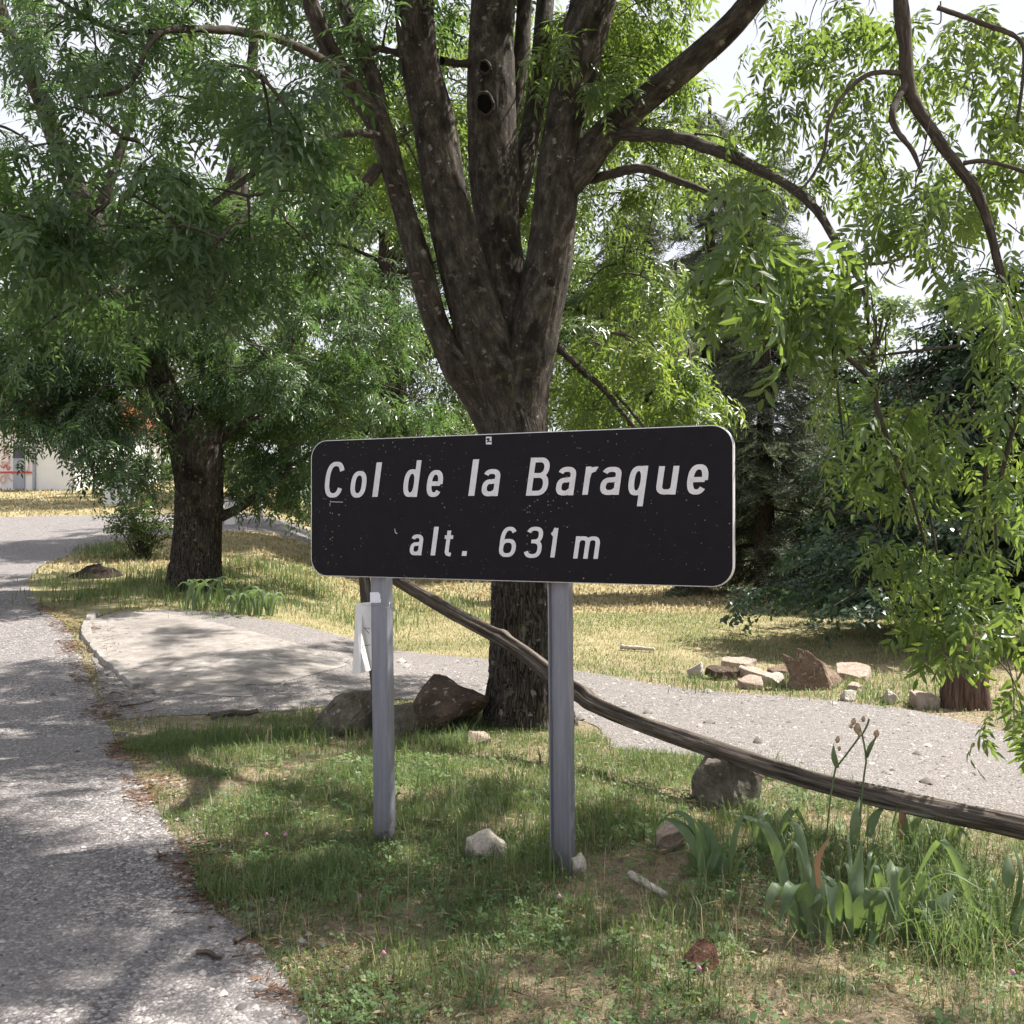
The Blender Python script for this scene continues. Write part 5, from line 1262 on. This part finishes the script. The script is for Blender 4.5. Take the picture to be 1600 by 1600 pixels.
# ------------------------------------------------------------------ soil heap left of left tree
g = G(150, 900); d = depth(g); xx, yy = np.meshgrid(np.linspace(-1, 1, 40), np.linspace(-1, 1, 24))
hz = .16 * np.clip(1 - xx ** 2 - yy ** 2, 0, 1) ** .8 * (1 + .5 * fbm(np.stack([xx * 4, yy * 4, 0 * xx], -1), 3, 6)) - .02
vv = np.stack([g[0] + xx * .42, g[1] + yy * .35, H(g[0] + xx * .42, g[1] + yy * .35) + hz], -1).reshape(-1, 3)
idx = np.arange(39)[None, :] + np.arange(23)[:, None] * 40; ff = np.stack([idx, idx + 1, idx + 41, idx + 40], -1).reshape(-1, 4)
o = mesh_obj('soil_heap', vv, ff, M['soil_dark'], smooth=True, loc=g); tag(o, 'low heap of dark soil by the road left of the shrub', 'soil heap')
# ------------------------------------------------------------------ sticks
def stick(name, label, pts, r, mat, cat='stick', zl=.012):
    q = np.array([[*G(a, b, zl + r), r * (1 - .5 * k / len(pts))] for k, (a, b) in enumerate(pts)])
    v, f, bk = tube(q, 40, 12, lambda b, r_, s, th: r_ * .3 * vnoise(b * 40, 8)); o = mesh_obj(name, v, f, mat, smooth=True, attrs={'bark': bk}, loc=G(*pts[0]))
    return tag(o, label, cat)
stick('stick', 'thick broken stick lying on gravel left of the pale rock', [(332, 1128), (362, 1122), (385, 1123), (402, 1119)], .030, M['wood'])
stick('stick', 'short snapped twig on the road edge beside red needles', [(306, 1498), (325, 1497), (338, 1505), (346, 1506)], .011, M['wood'])
stick('stick', 'pale bleached stick in the grass right of the right post', [(985, 1378), (1010, 1392), (1040, 1410)], .020, M['rock_pale'])
stick('stick', 'piece of bark on the reddish needles at the road edge', [(368, 1480), (385, 1470), (400, 1462)], .011, M['wood'])
stick('stick', 'dead twig lying across the gravel near the apron', [(185, 1108), (215, 1104), (240, 1098)], .007, M['wood'])
stick('stick', 'pale dead branch lying in the field behind the sign', [(970, 1016), (1000, 1018), (1022, 1020)], .028, M['rock_pale'])
# ================================================================== iris plants
def blade(parent, ctrl, w, mat, name='leaf', fold=.45, rnd=.4, n=16, side=None, taper=1.0):
    """sword leaf: ctrl are world points, w full width in metres"""
    c = catmull(np.asarray(ctrl, float), n); t = np.gradient(c, axis=0); t /= np.linalg.norm(t, axis=1)[:, None]
    s0 = np.array([1.0, .15, 0]) if side is None else np.asarray(side, float)
    V = []; LV = []
    for k in range(n):
        u = k / (n - 1); LV += [(-.5 + rnd * 7, u * 3, rnd), (rnd * 7, u * 3, rnd), (.5 + rnd * 7, u * 3, rnd)]; s = s0 - t[k] * np.dot(s0, t[k]); s /= np.linalg.norm(s) + 1e-9; nn = np.cross(s, t[k])
        ww = w * .5 * (min(1, .62 + .9 * u) if u < .42 else 1) * (1 - max(0, (u - .40) / .60) ** (1.45 * taper)) + .0008
        V += [c[k] - s * ww, c[k] + nn * ww * fold, c[k] + s * ww]
    F = []
    for k in range(n - 1):
        a = 3 * k; F += [(a, a + 1, a + 4, a + 3), (a + 1, a + 2, a + 5, a + 4)]
    return mesh_obj(name, V, F, mat, parent, smooth=True, attrs={'rnd': np.full(len(V), rnd), 'lv': np.array(LV)})
def Z8(a, b): return 1000 + a * .375, 1050 + b * .375
def iris(label, base_px, leaves, mat, extra=0, spread=.16, h=(.22, .38), group='iris clumps'):
    g = G(*base_px); d = depth(g); t = thing('iris_plant', label, 'iris', g, group)
    for (pts, wz, dz, mk) in leaves:
        q = []
        for k, (a, b) in enumerate(pts):
            px, py = Z8(a, b); q.append(P(px, py, d + dz * (k / (len(pts) - 1)) + random.uniform(-.02, .02)))
        ang = random.uniform(-.95, .95)
        blade(t, q, wz * 1.2 * .375 / FPX * d, M[mk or mat], rnd=random.uniform(0, .9), side=(math.cos(ang), math.sin(ang), 0))
    for k in range(extra):
        a = random.uniform(0, 6.28); r = random.uniform(.02, spread); b = g + np.array([r * math.cos(a), r * math.sin(a) * .7, -.01])
        L = random.uniform(*h); o = np.array([math.cos(a), math.sin(a), 0]) * L * random.uniform(.1, .5)
        pts = [b, b + o * .35 + [0, 0, L * .6], b + o * .9 + [0, 0, L * random.uniform(.75, 1.0)]]
        if random.random() < .6: pts.append(b + o * 1.6 + np.array([0, 0, L * random.uniform(.4, .7)]))
        ang = random.uniform(-.9, .9)
        blade(t, pts, random.uniform(.022, .040), M[mat], rnd=random.uniform(0, .8), side=(math.cos(ang), math.sin(ang), 0))
    return t
iris('broad-leaved iris clump in the front right of the grass', Z8(900, 1120), [
  ([(680, 1110), (690, 960), (660, 875), (620, 910), (578, 1055)], 62, -.12, None), ([(665, 1100), (640, 960), (590, 885), (545, 930), (520, 1030)], 58, -.02, None),
  ([(735, 1105), (738, 950), (735, 850), (722, 765)], 66, .02, None), ([(800, 1080), (815, 930), (800, 878), (800, 960), (812, 1062)], 62, -.16, None),
  ([(880, 1090), (895, 950), (905, 840), (925, 700)], 58, .05, None), ([(895, 1060), (925, 985), (990, 935), (1072, 898)], 76, -.05, None),
  ([(1045, 1110), (1075, 980), (1095, 850), (1085, 805), (1050, 830), (1085, 1055)], 64, -.1, None), ([(1095, 1165), (1165, 1070), (1240, 985), (1318, 896)], 96, -.05, None),
  ([(1085, 1170), (1115, 1080), (1150, 985), (1185, 885)], 78, .02, None), ([(1110, 1120), (1150, 1000), (1185, 985), (1215, 1040), (1232, 1082)], 56, -.14, None),
  ([(1030, 1010), (1010, 900), (985, 820), (975, 800)], 46, .12, None), ([(640, 1090), (655, 980), (640, 900), (650, 860)], 50, .1, None),
  ([(960, 1130), (985, 1060), (1000, 960), (1005, 870)], 56, .05, None), ([(760, 1120), (775, 1010), (770, 900), (765, 860)], 56, .08, None),
  ([(1120, 1130), (1200, 1160), (1260, 1220), (1318, 1310)], 52, -.2, 'iris_pale'), ([(930, 1150), (960, 1110), (975, 1080), (940, 1240)], 30, -.15, 'iris_pale'),
  ([(745, 900), (740, 790), (770, 720), (796, 684)], 26, .0, 'dry_leaf'), ([(850, 1130), (840, 1020), (860, 930), (915, 900)], 50, .04, None),
  ([(700, 1100), (700, 900), (680, 780), (660, 650), (615, 625), (580, 690)], 44, .25, None), ([(620, 960), (590, 820), (550, 690), (490, 620), (475, 740)], 46, .2, None)], 'iris', 26, .24, (.22, .40))
iris('pale arching iris clump left of the broad-leaved clump', Z8(290, 860), [
  ([(275, 870), (250, 760), (180, 650), (100, 615), (35, 690)], 56, .0, 'iris_pale'), ([(285, 860), (270, 730), (215, 625), (150, 585), (60, 640)], 54, .05, 'iris_pale'),
  ([(300, 860), (300, 750), (280, 660), (235, 610)], 50, .08, 'iris_pale'), ([(260, 880), (290, 800), (325, 750), (365, 720)], 44, -.04, 'iris_pale'),
  ([(250, 890), (225, 810), (195, 750), (110, 760)], 26, -.05, 'iris'), ([(400, 930), (395, 850), (410, 790), (450, 745)], 40, -.06, 'iris_pale'),
  ([(420, 960), (430, 860), (420, 780), (390, 740)], 34, .1, 'iris'), ([(310, 880), (345, 810), (330, 750), (300, 700)], 40, .1, 'iris_pale')], 'iris_pale', 3, .10)
iris('small iris clump behind, arching under the wooden pole', Z8(545, 760), [
  ([(560, 800), (540, 690), (480, 620), (370, 590)], 40, .0, 'iris'), ([(490, 790), (490, 680), (500, 600), (525, 590), (480, 700)], 34, .1, 'iris'),
  ([(600, 790), (580, 700), (550, 640), (520, 610)], 36, .1, 'iris'), ([(660, 790), (665, 700), (655, 640), (610, 625), (580, 690)], 40, -.05, 'iris'), ([(640, 760), (700, 710), (780, 650)], 26, .0, 'iris')], 'iris', 6, .12, (.18, .3))
iris('iris blades cut by the right edge of the photo', Z8(1560, 1150), [
  ([(1520, 1130), (1570, 950), (1585, 820), (1540, 690)], 46, .0, 'iris'), ([(1530, 900), (1535, 830), (1530, 760)], 44, .05, 'iris'), ([(1500, 1220), (1490, 1120), (1460, 1040), (1390, 975)], 50, -.1, 'iris_pale'),
  ([(1580, 1150), (1560, 1060), (1600, 940), (1640, 880)], 60, -.05, 'iris'), ([(1510, 1120), (1550, 1180), (1600, 1245)], 50, -.1, 'iris'), ([(1540, 1150), (1580, 1020), (1620, 1000)], 60, .0, 'iris')], 'iris', 8, .14, (.25, .4))
iris('thin iris blades standing behind the pole on the right', Z8(1180, 780), [
  ([(1110, 770), (1120, 690), (1150, 630), (1190, 590)], 44, .0, 'iris'), ([(1220, 800), (1235, 730), (1262, 640)], 40, .0, 'iris'), ([(1280, 790), (1310, 720), (1350, 645)], 36, .05, 'iris'),
  ([(1085, 700), (1090, 620), (1098, 560), (1092, 655)], 22, .0, 'dry_leaf'), ([(890, 720), (900, 620), (915, 520)], 40, .1, 'iris'), ([(950, 690), (980, 600), (1030, 550)], 34, .1, 'iris')], 'iris', 6, .2, (.16, .28))
# dried flower stalks with pods
g = G(*Z8(800, 760)); d = depth(g)
st = thing('iris_stalk', 'dried iris flower stalks with brown pods above the wooden pole', 'plant', g)
for L in ([(770, 760), (785, 600), (800, 480), (815, 400)], [(905, 760), (920, 560), (935, 420), (942, 360), (925, 260), (905, 215)], [(820, 395), (870, 330), (918, 265)], [(942, 360), (965, 310), (985, 265)], [(925, 262), (945, 225), (955, 195)]):
    v, f, bk = tube([[*P(*Z8(a, b), d - .02), .0045] for a, b in L], 24, 6); mesh_obj('stalk', v, f, M['stalk'], st, smooth=True)
for (a, b), (a2, b2), w, mk in (((822, 400), (806, 300), 26, 'iris'), ((945, 355), (985, 270), 22, 'iris'),):
    blade(st, [P(*Z8(a, b), d - .02), P(*Z8(.5 * (a + a2) - 6, .5 * (b + b2)), d - .03), P(*Z8(a2, b2), d - .02)], w * .375 / FPX * d, M[mk], 'sheath', .5, .3, 10)
for a, b, r in ((823, 280, .014), (830, 318, .010), (905, 232, .020), (890, 205, .014), (930, 195, .012), (985, 256, .016), (915, 255, .014), (880, 225, .010)):
    c = P(*Z8(a, b), d - .02); v, f, bk = tube([[*(c + [0, 0, -r * 1.3]), r * .3], [*c, r * .8], [*(c + [.004, 0, r * 1.1]), r * .25]], 10, 8, lambda b_, r_, s, th: r_ * .35 * vnoise(b_ * 220, 5)); mesh_obj('pod', v, f, M['pod'], st, smooth=True)
# iris by the left tree
def iris_far(label, px, py, n, L, w, mat):
    g = G(px, py); t = thing('iris_plant', label, 'iris', g, 'iris clumps')
    for k in range(n):
        a = random.uniform(0, 6.28); b = g + np.array([random.uniform(-.25, .25), random.uniform(-.12, .12), 0]); l = L * random.uniform(.7, 1.1); o = np.array([math.cos(a), math.sin(a) * .6, 0]) * l
        pts = [b, b + o * .2 + [0, 0, l * .6], b + o * .55 + [0, 0, l * .75], b + o * .9 + [0, 0, l * random.uniform(.1, .6)]]
        blade(t, pts, w, M[mat], rnd=random.uniform(.1, .8), n=10)
iris_far('drooping iris clump at the near foot of the left tree', 322, 952, 10, .50, .045, 'iris')
iris_far('drooping iris clump on the verge between left tree and sign', 395, 962, 18, .44, .042, 'iris')

# ================================================================== grass, clover and litter (uncountable stuff)
road_poly, path_poly, slab_poly = road_poly[::3], path_poly[::3], slab_poly[::2]
clear = [road_poly, path_poly, slab_poly]
def free(x, y, pad_noise=True):
    m = np.ones(len(x), bool)
    for p in clear: m &= ~inpoly(p, x, y)
    return m
def blades(x, y, z, L, W, lean, rnd, curl=.5):
    n = len(x); a = RNG.uniform(0, 2 * np.pi, n); b = a + RNG.normal(np.pi / 2, .5, n)
    dx, dy = np.cos(a), np.sin(a); sx, sy = np.cos(b) * W * .5, np.sin(b) * W * .5
    V = np.zeros((n, 5, 3)); l1, l2 = L * .55, L
    V[:, 0] = np.c_[x - sx, y - sy, z]; V[:, 1] = np.c_[x + sx, y + sy, z]
    mx_, my_ = x + dx * l1 * lean * .5, y + dy * l1 * lean * .5; mz = z + l1 * np.sqrt(np.clip(1 - (lean * .5) ** 2, .05, 1))
    V[:, 2] = np.c_[mx_ + sx * .8, my_ + sy * .8, mz]; V[:, 3] = np.c_[mx_ - sx * .8, my_ - sy * .8, mz]
    l = np.clip(lean * (1 + curl), 0, 1.15)
    V[:, 4] = np.c_[mx_ + dx * (L - l1) * l, my_ + dy * (L - l1) * l, mz + (L - l1) * (1 - l * .95)]
    F = np.array([(0, 1, 2), (0, 2, 3), (3, 2, 4)])[None] + (np.arange(n) * 5)[:, None, None]
    return V.reshape(-1, 3), F.reshape(-1, 3), np.repeat(rnd, 5)
def gn(x, y, s, seed): return vnoise(np.c_[x * s, y * s, np.zeros(len(x))], seed)
def scatter(n, xr, yr):
    x = RNG.uniform(*xr, n); y = RNG.uniform(*yr, n); return x, y
def in_view(x, y, pad=.15): return np.abs(x) < y * (.5 + pad * .3) + .35
# --- near verge
x, y = scatter(330000, (-3.4, 4.2), (2.7, 7.9)); m = in_view(x, y) & free(x, y); x, y = x[m], y[m]
g1 = gn(x, y, 1.7, 50) + .6 * gn(x, y, 4.5, 51); keep = RNG.random(len(x)) < np.clip(.62 + .90 * g1, .10, 1) * np.clip(1.25 - .05 * y, .4, 1)
x, y, g1 = x[keep], y[keep], g1[keep]
dry = (RNG.random(len(x)) < np.clip(.32 - .65 * g1, .04, .9))
tall = np.clip(gn(x, y, 2.6, 53), 0, 1)
L = np.where(dry, RNG.uniform(.02, .07, len(x)), RNG.uniform(.03, .095, len(x)) * (1 + 1.9 * tall ** 1.5)); W = RNG.uniform(.0022, .0046, len(x))
z = H(x, y) - .004
lean = RNG.beta(2, 2, len(x)) * 1.3
gv, gf_, gr_ = blades(x[~dry], y[~dry], z[~dry], L[~dry], W[~dry], lean[~dry], np.clip(RNG.random((~dry).sum()) * .75 + RNG.choice([0, .25], (~dry).sum(), p=[.88, .12]), 0, 1))
o = mesh_obj('grass', gv, gf_, M['grass'], attrs={'rnd': gr_}); tag(o, 'short green grass of the near verge around the sign posts', 'grass', None, 'stuff')
gv, gf_, gr_ = blades(x[dry], y[dry], z[dry], L[dry], W[dry] * .8, np.clip(lean[dry] * 1.6, 0, 1.7), RNG.random(dry.sum()))
o = mesh_obj('dry_grass', gv, gf_, M['straw'], attrs={'rnd': gr_}); tag(o, 'dry straw-coloured grass mixed into the near verge', 'grass', None, 'stuff')
x, y = scatter(230000, (-2.6, 4.0), (2.8, 7.6)); m = in_view(x, y) & free(x, y); x, y = x[m], y[m]
g1 = gn(x, y, 1.7, 50) + .6 * gn(x, y, 4.5, 51); k = RNG.random(len(x)) < np.clip(.42 - .55 * g1, .08, .9) * np.clip(4.2 / y, .3, 1); x, y = x[k], y[k]; n = len(x)
a = RNG.uniform(0, 6.28, n); L = RNG.uniform(.02, .075, n); w = RNG.uniform(.0008, .0018, n); z = H(x, y) + .004 + RNG.random(n) * .012; z2 = z + RNG.normal(0, .006, n)
V = np.stack([np.c_[x - np.sin(a) * w, y + np.cos(a) * w, z], np.c_[x + np.sin(a) * w, y - np.cos(a) * w, z], np.c_[x + np.cos(a) * L, y + np.sin(a) * L, np.maximum(z2, z - .003)]], 1)
o = mesh_obj('straw_litter', V.reshape(-1, 3), np.arange(n * 3).reshape(-1, 3), M['straw'], attrs={'rnd': np.repeat(RNG.random(n), 3)}); tag(o, 'flattened dead straw covering the bare patches of the verge', 'straw', None, 'stuff')
# --- taller tufts
def tufts(name, label, spots, mat, Lr, Wr, per, rad, lean_k=.6):
    X, Y, LL, WW, LE = [], [], [], [], []
    for (a, b) in spots:
        g = G(a, b); n = int(per * RNG.uniform(.7, 1.3))
        if inpoly(path_poly, np.array([g[0]]), np.array([g[1]]))[0] or inpoly(road_poly, np.array([g[0]]), np.array([g[1]]))[0]: continue
        X += list(g[0] + RNG.normal(0, rad, n)); Y += list(g[1] + RNG.normal(0, rad, n))
        LL += list(RNG.uniform(*Lr, n)); WW += list(RNG.uniform(*Wr, n)); LE += list(RNG.beta(2, 2.5, n) * lean_k * 1.6)
    X, Y, LL, WW, LE = map(np.array, (X, Y, LL, WW, LE))
    v_, f_, r_ = blades(X, Y, H(X, Y) - .005, LL, WW, LE, np.clip(RNG.random(len(X)) * .8, 0, 1), .7)
    o = mesh_obj(name, v_, f_, mat, attrs={'rnd': r_}); return tag(o, label, 'grass', None, 'stuff')
sp = [(RNG.uniform(470, 760), RNG.uniform(1105, 1175)) for k in range(26)] + [(RNG.uniform(930, 1300), RNG.uniform(1185, 1330)) for k in range(34)] + [(RNG.uniform(640, 860), RNG.uniform(1180, 1340)) for k in range(26)] + [(RNG.uniform(300, 580), RNG.uniform(1150, 1450)) for k in range(26)] + [(RNG.uniform(590, 630), RNG.uniform(1300, 1325)) for k in range(5)] + [(RNG.uniform(850, 910), RNG.uniform(1350, 1380)) for k in range(5)] + [(RNG.uniform(500, 1150), RNG.uniform(1400, 1600)) for k in range(22)] + [(RNG.uniform(230, 520), RNG.uniform(1138, 1165)) for k in range(26)]
tufts('grass_tufts', 'longer grass tufts around rocks and sign post feet', sp, M['grass'], (.08, .22), (.003, .006), 26, .055)
sp = [Z8(RNG.uniform(640, 1450), RNG.uniform(780, 1080)) for k in range(36)] + [Z8(RNG.uniform(1250, 1460), RNG.uniform(900, 1230)) for k in range(20)]
tufts('sedge', 'arching sedge-like grass tangled among the iris leaves', sp, M['grass'], (.18, .40), (.0035, .006), 22, .06, .9)
sp = [Z8(RNG.uniform(1200, 1470), RNG.uniform(1000, 1260)) for k in range(16)] + [Z8(RNG.uniform(560, 1000), RNG.uniform(1050, 1200)) for k in range(10)]
tufts('withered_sedge', 'withered pale blades lying under the iris leaves', sp, M['straw'], (.10, .30), (.002, .004), 10, .09, 1.6)
sp = [(RNG.uniform(330, 500), RNG.uniform(880, 960)) for k in range(46)] + [(RNG.uniform(60, 320), RNG.uniform(890, 950)) for k in range(36)] + [(RNG.uniform(130, 240), RNG.uniform(845, 880)) for k in range(20)] + [(RNG.uniform(560, 760), RNG.uniform(930, 985)) for k in range(26)]
tufts('verge_grass', 'tall green grass on the verge around the left tree', sp, M['grass'], (.10, .30), (.006, .011), 60, .22)
sp = [(RNG.uniform(1040, 1480), RNG.uniform(1050, 1112)) for k in range(70)]
tufts('bank_grass', 'sunlit yellow-green grass around the stone pile', sp, M['grass'], (.05, .15), (.004, .008), 40, .14)
sp = [(RNG.uniform(330, 1200), RNG.uniform(1150, 1600)) for k in range(90)] + [Z8(RNG.uniform(100, 1500), RNG.uniform(500, 1400)) for k in range(50)]
tufts('seed_grass', 'thin dry seed stems rising out of the near verge', sp, M['straw'], (.12, .34), (.0014, .0026), 4, .05, .7)
# --- strip between path and field, and the field itself
x, y = scatter(150000, (-5, 9), (8.0, 16)); m = in_view(x, y) & free(x, y); x, y = x[m], y[m]
g1 = gn(x, y, .8, 60) + .5 * gn(x, y, 2.5, 61); keep = RNG.random(len(x)) < np.clip(.7 + .5 * g1, .15, 1); x, y, g1 = x[keep], y[keep], g1[keep]
dry = RNG.random(len(x)) < np.clip(.5 - .4 * g1, .1, .9)
for mm, nm, mt, lb_ in ((~dry, 'grass', 'grass', 'green part of the grass strip beyond the gravel path'), (dry, 'dry_grass', 'straw', 'dry part of the grass strip beyond the gravel path')):
    n = mm.sum(); v_, f_, r_ = blades(x[mm], y[mm], H(x[mm], y[mm]) - .005, RNG.uniform(.02, .065, n), RNG.uniform(.005, .010, n), RNG.beta(2, 2, n) * 1.1, np.clip(RNG.random(n) * .8 + RNG.choice([0, .3], n, p=[.6, .4]), 0, 1))
    o = mesh_obj(nm, v_, f_, M[mt], attrs={'rnd': r_}); tag(o, lb_, 'grass', None, 'stuff')
q = RNG.random(60000); y = 16 * (48 / 16) ** q; x = RNG.uniform(-.56, .56, len(y)) * y; m = free(x, y); x, y = x[m], y[m]; n = len(x)
v_, f_, r_ = blades(x, y, H(x, y) - .01, RNG.uniform(.03, .09, n) * (1 + y / 60), RNG.uniform(.012, .024, n) * (1 + y / 25), RNG.beta(2, 2, n), RNG.random(n))
o = mesh_obj('field_grass', v_, f_, M['straw'], attrs={'rnd': r_}); tag(o, 'dry sunlit grass of the far field and roadside bank', 'grass', None, 'stuff')
# --- clover and small herbs
def herbs(name, label, n, keepf, mat, s=(.010, .020)):
    x, y = scatter(n, (-1.8, 3.2), (2.8, 6.6)); m = in_view(x, y) & free(x, y); x, y = x[m], y[m]
    k = RNG.random(len(x)) < keepf(x, y); x, y = x[k], y[k]; n = len(x); V, F, RD = [], [], []
    h = RNG.uniform(.015, .055, n); sz = RNG.uniform(*s, n); a0 = RNG.uniform(0, 6.28, n); z = H(x, y) + h
    tx_, ty_ = RNG.normal(0, .35, n), RNG.normal(0, .35, n)
    V = np.zeros((n, 15, 3))
    for q in range(3):
        a = a0 + q * 2.094
        for w, (r_, da) in enumerate(((.05, 0), (.75, -.55), (1.05, -.25), (1.05, .25), (.75, .55))):
            ex, ey = np.cos(a + da) * sz * r_, np.sin(a + da) * sz * r_
            V[:, q * 5 + w] = np.c_[x + ex, y + ey, z + ex * tx_ + ey * ty_]
    F = np.array([(q * 5, q * 5 + 1, q * 5 + 2) for q in range(3)] + [(q * 5, q * 5 + 2, q * 5 + 3) for q in range(3)] + [(q * 5, q * 5 + 3, q * 5 + 4) for q in range(3)])[None] + (np.arange(n) * 15)[:, None, None]
    o = mesh_obj(name, V.reshape(-1, 3), F.reshape(-1, 3), mat, attrs={'rnd': np.repeat(RNG.random(n) * .9, 15)}); return tag(o, label, 'clover', None, 'stuff')
herbs('clover', 'clover patches in the near grass below the sign', 26000, lambda x, y: np.clip(.15 + 1.1 * gn(x, y, 2.1, 71) + .3 * gn(x, y, 6, 72), 0, .85), M['clover'])
herbs('herb_leaves', 'broader weed leaves scattered in the near grass', 5000, lambda x, y: np.clip(.1 + .9 * gn(x, y, 1.5, 81), 0, .6), M['clover'], (.018, .032))
for a, b in ((872, 1425), (415, 1325), (445, 1325), (560, 1425), (597, 1517), (812, 1296), (1090, 1542), (1580, 1548), (1383, 1152)):
    if b < 1200: continue
    g = G(a, b); fl = thing('clover_flower', 'small pink clover head standing in the near grass', 'flower', g, 'pink clover heads')
    v, f, bk = tube([[*g, .001], [*(g + [.005, 0, .06]), .001]], 6, 4); mesh_obj('stem', v, f, M['stalk'], fl)
    v, f, bk = tube([[*(g + [.005, 0, .055]), .003], [*(g + [.005, 0, .064]), .009], [*(g + [.005, 0, .074]), .004]], 9, 9, lambda b_, r_, s, th: r_ * .4 * vnoise(b_ * 400, 2)); mesh_obj('head', v, f, M['pink_flower'], fl, smooth=True)
# --- red-brown needle litter along the road edge
E = np.array(edge_xy[:12]); X, Y = [], []
for k in range(12000):
    i = RNG.integers(0, len(E) - 1); t = RNG.random(); p = E[i] * (1 - t) + E[i + 1] * t
    dv = np.array([E[i + 1][1] - E[i][1], -(E[i + 1][0] - E[i][0])]); dv /= np.linalg.norm(dv)
    p = p + dv * abs(RNG.normal(0, .22)) - dv * .10; X.append(p[0]); Y.append(p[1])
X, Y = np.array(X), np.array(Y); k = RNG.random(len(X)) < np.clip(.35 + 1.0 * gn(X, Y, 1.9, 90), .03, 1); X, Y = X[k], Y[k]; n = len(X)
a = RNG.uniform(0, 6.28, n); L = RNG.uniform(.03, .09, n); w = .0016; dx, dy = np.cos(a) * L, np.sin(a) * L; sx, sy = -np.sin(a) * w, np.cos(a) * w; z = H(X, Y) + .013 + RNG.random(n) * .008
V = np.stack([np.c_[X - sx, Y - sy, z], np.c_[X + sx, Y + sy, z], np.c_[X + dx + sx, Y + dy + sy, z + RNG.uniform(0, .012, n)], np.c_[X + dx - sx, Y + dy - sy, z + RNG.uniform(0, .012, n)]], 1)
F = np.array([(0, 1, 2, 3)])[None] + (np.arange(n) * 4)[:, None, None]
o = mesh_obj('needle_litter', V.reshape(-1, 3), F.reshape(-1, 4), M['litter'], attrs={'rnd': np.repeat(RNG.random(n), 4)}); tag(o, 'red-brown needle litter along the road edge', 'litter', None, 'stuff')
# --- loose stones on road edge and path
def pebbles(name, label, n, where, size, mat, zoff):
    x, y = where(n); n = len(x)
    base = np.array([(1, 0, 0), (0, 1, 0), (-1, 0, 0), (0, -1, 0), (0, 0, .75), (.7, .7, .3), (-.7, .7, .25), (-.7, -.7, .3), (.7, -.7, .25)], float)
    tri = np.array([(0, 5, 4), (5, 1, 4), (1, 6, 4), (6, 2, 4), (2, 7, 4), (7, 3, 4), (3, 8, 4), (8, 0, 4)])
    s = RNG.gamma(3, size / 3, n); a = RNG.uniform(0, 6.28, n); c, sn = np.cos(a), np.sin(a)
    V = base[None] * (s[:, None, None] * RNG.uniform(.6, 1.3, (n, 9, 1))); el = RNG.uniform(.5, 1, n)[:, None]
    vx, vy = V[..., 0], V[..., 1] * el
    W = np.stack([x[:, None] + vx * c[:, None] - vy * sn[:, None], y[:, None] + vx * sn[:, None] + vy * c[:, None], (H(x, y) + zoff)[:, None] + V[..., 2]], -1)
    F = tri[None] + (np.arange(n) * 9)[:, None, None]
    o = mesh_obj(name, W.reshape(-1, 3), F.reshape(-1, 3), mat, attrs={'rnd': np.repeat(RNG.random(n), 9)}); return tag(o, label, 'gravel', None, 'stuff')
def peb_mat(name, stops):
    m, nt, b = mat_new(name); a = nt.nodes.new('ShaderNodeAttribute'); a.attribute_name = 'rnd'
    nt.links.new(ramp(nt, a.outputs['Fac'], stops), b.inputs['Base Color']); b.inputs['Roughness'].default_value = .9; b.inputs['Specular IOR Level'].default_value = .2; return m
M['peb_road'] = peb_mat('road_chips', [(0, (.07, .065, .066)), (.5, (.19, .175, .172)), (1, (.42, .40, .385))])
M['peb_path'] = peb_mat('path_pebbles', [(0, (.11, .10, .095)), (.5, (.22, .205, .196)), (1, (.40, .375, .36))])
def on_road(n):
    x, y = scatter(n, (-4.5, .2), (2.7, 10)); m = in_view(x, y) & inpoly(road_poly, x, y) & (RNG.random(n) < np.clip(3.2 / y, 0, 1) ** 2 * 1.2); return x[m], y[m]
def on_path(n):
    x, y = scatter(n, (-4, 6), (4.5, 11)); m = in_view(x, y) & inpoly(path_poly, x, y) & ~inpoly(slab_poly, x, y); return x[m], y[m]
def on_edge(n):
    i = RNG.integers(0, 10, n); t = RNG.random(n); Ea = np.array(edge_xy); p = Ea[i] * (1 - t[:, None]) + Ea[i + 1] * t[:, None]; return p[:, 0] + RNG.normal(.02, .14, n), p[:, 1] + RNG.normal(0, .14, n)
pebbles('road_chippings', 'loose stone chips on the coarse road surface', 60000, on_road, .0052, M['peb_road'], .008)
pebbles('path_gravel', 'loose pale pebbles on the gravel path', 36000, on_path, .0070, M['peb_path'], .004)
pebbles('path_stones', 'bigger loose stones strewn along the gravel path', 900, on_path, .020, M['peb_path'], .002)
pebbles('edge_gravel', 'scattered stones where road meets grass', 3500, on_edge, .0085, M['peb_road'], .006)
# --- fallen ash leaflets on the verge
x, y = scatter(1500, (-1.6, 3), (2.9, 7.4)); m = in_view(x, y) & free(x, y); x, y = x[m], y[m]; n = len(x); a = RNG.uniform(0, 6.28, n); L = RNG.uniform(.03, .065, n); c, s = np.cos(a), np.sin(a); z = H(x, y) + .014 + RNG.random(n) * .02
V = np.stack([np.c_[x, y, z], np.c_[x + c * L * .4 - s * L * .15, y + s * L * .4 + c * L * .15, z + .006], np.c_[x + c * L, y + s * L, z], np.c_[x + c * L * .4 + s * L * .15, y + s * L * .4 - c * L * .15, z + .004]], 1)
F = np.array([(0, 1, 2), (0, 2, 3)])[None] + (np.arange(n) * 4)[:, None, None]
o = mesh_obj('fallen_leaves', V.reshape(-1, 3), F.reshape(-1, 3), M['straw'], attrs={'rnd': np.repeat(RNG.random(n) * .7, 4)}); tag(o, 'fallen dry leaves strewn over the near verge', 'leaves', None, 'stuff')

for o in bpy.data.objects:
    if '_o' in o: del o['_o']
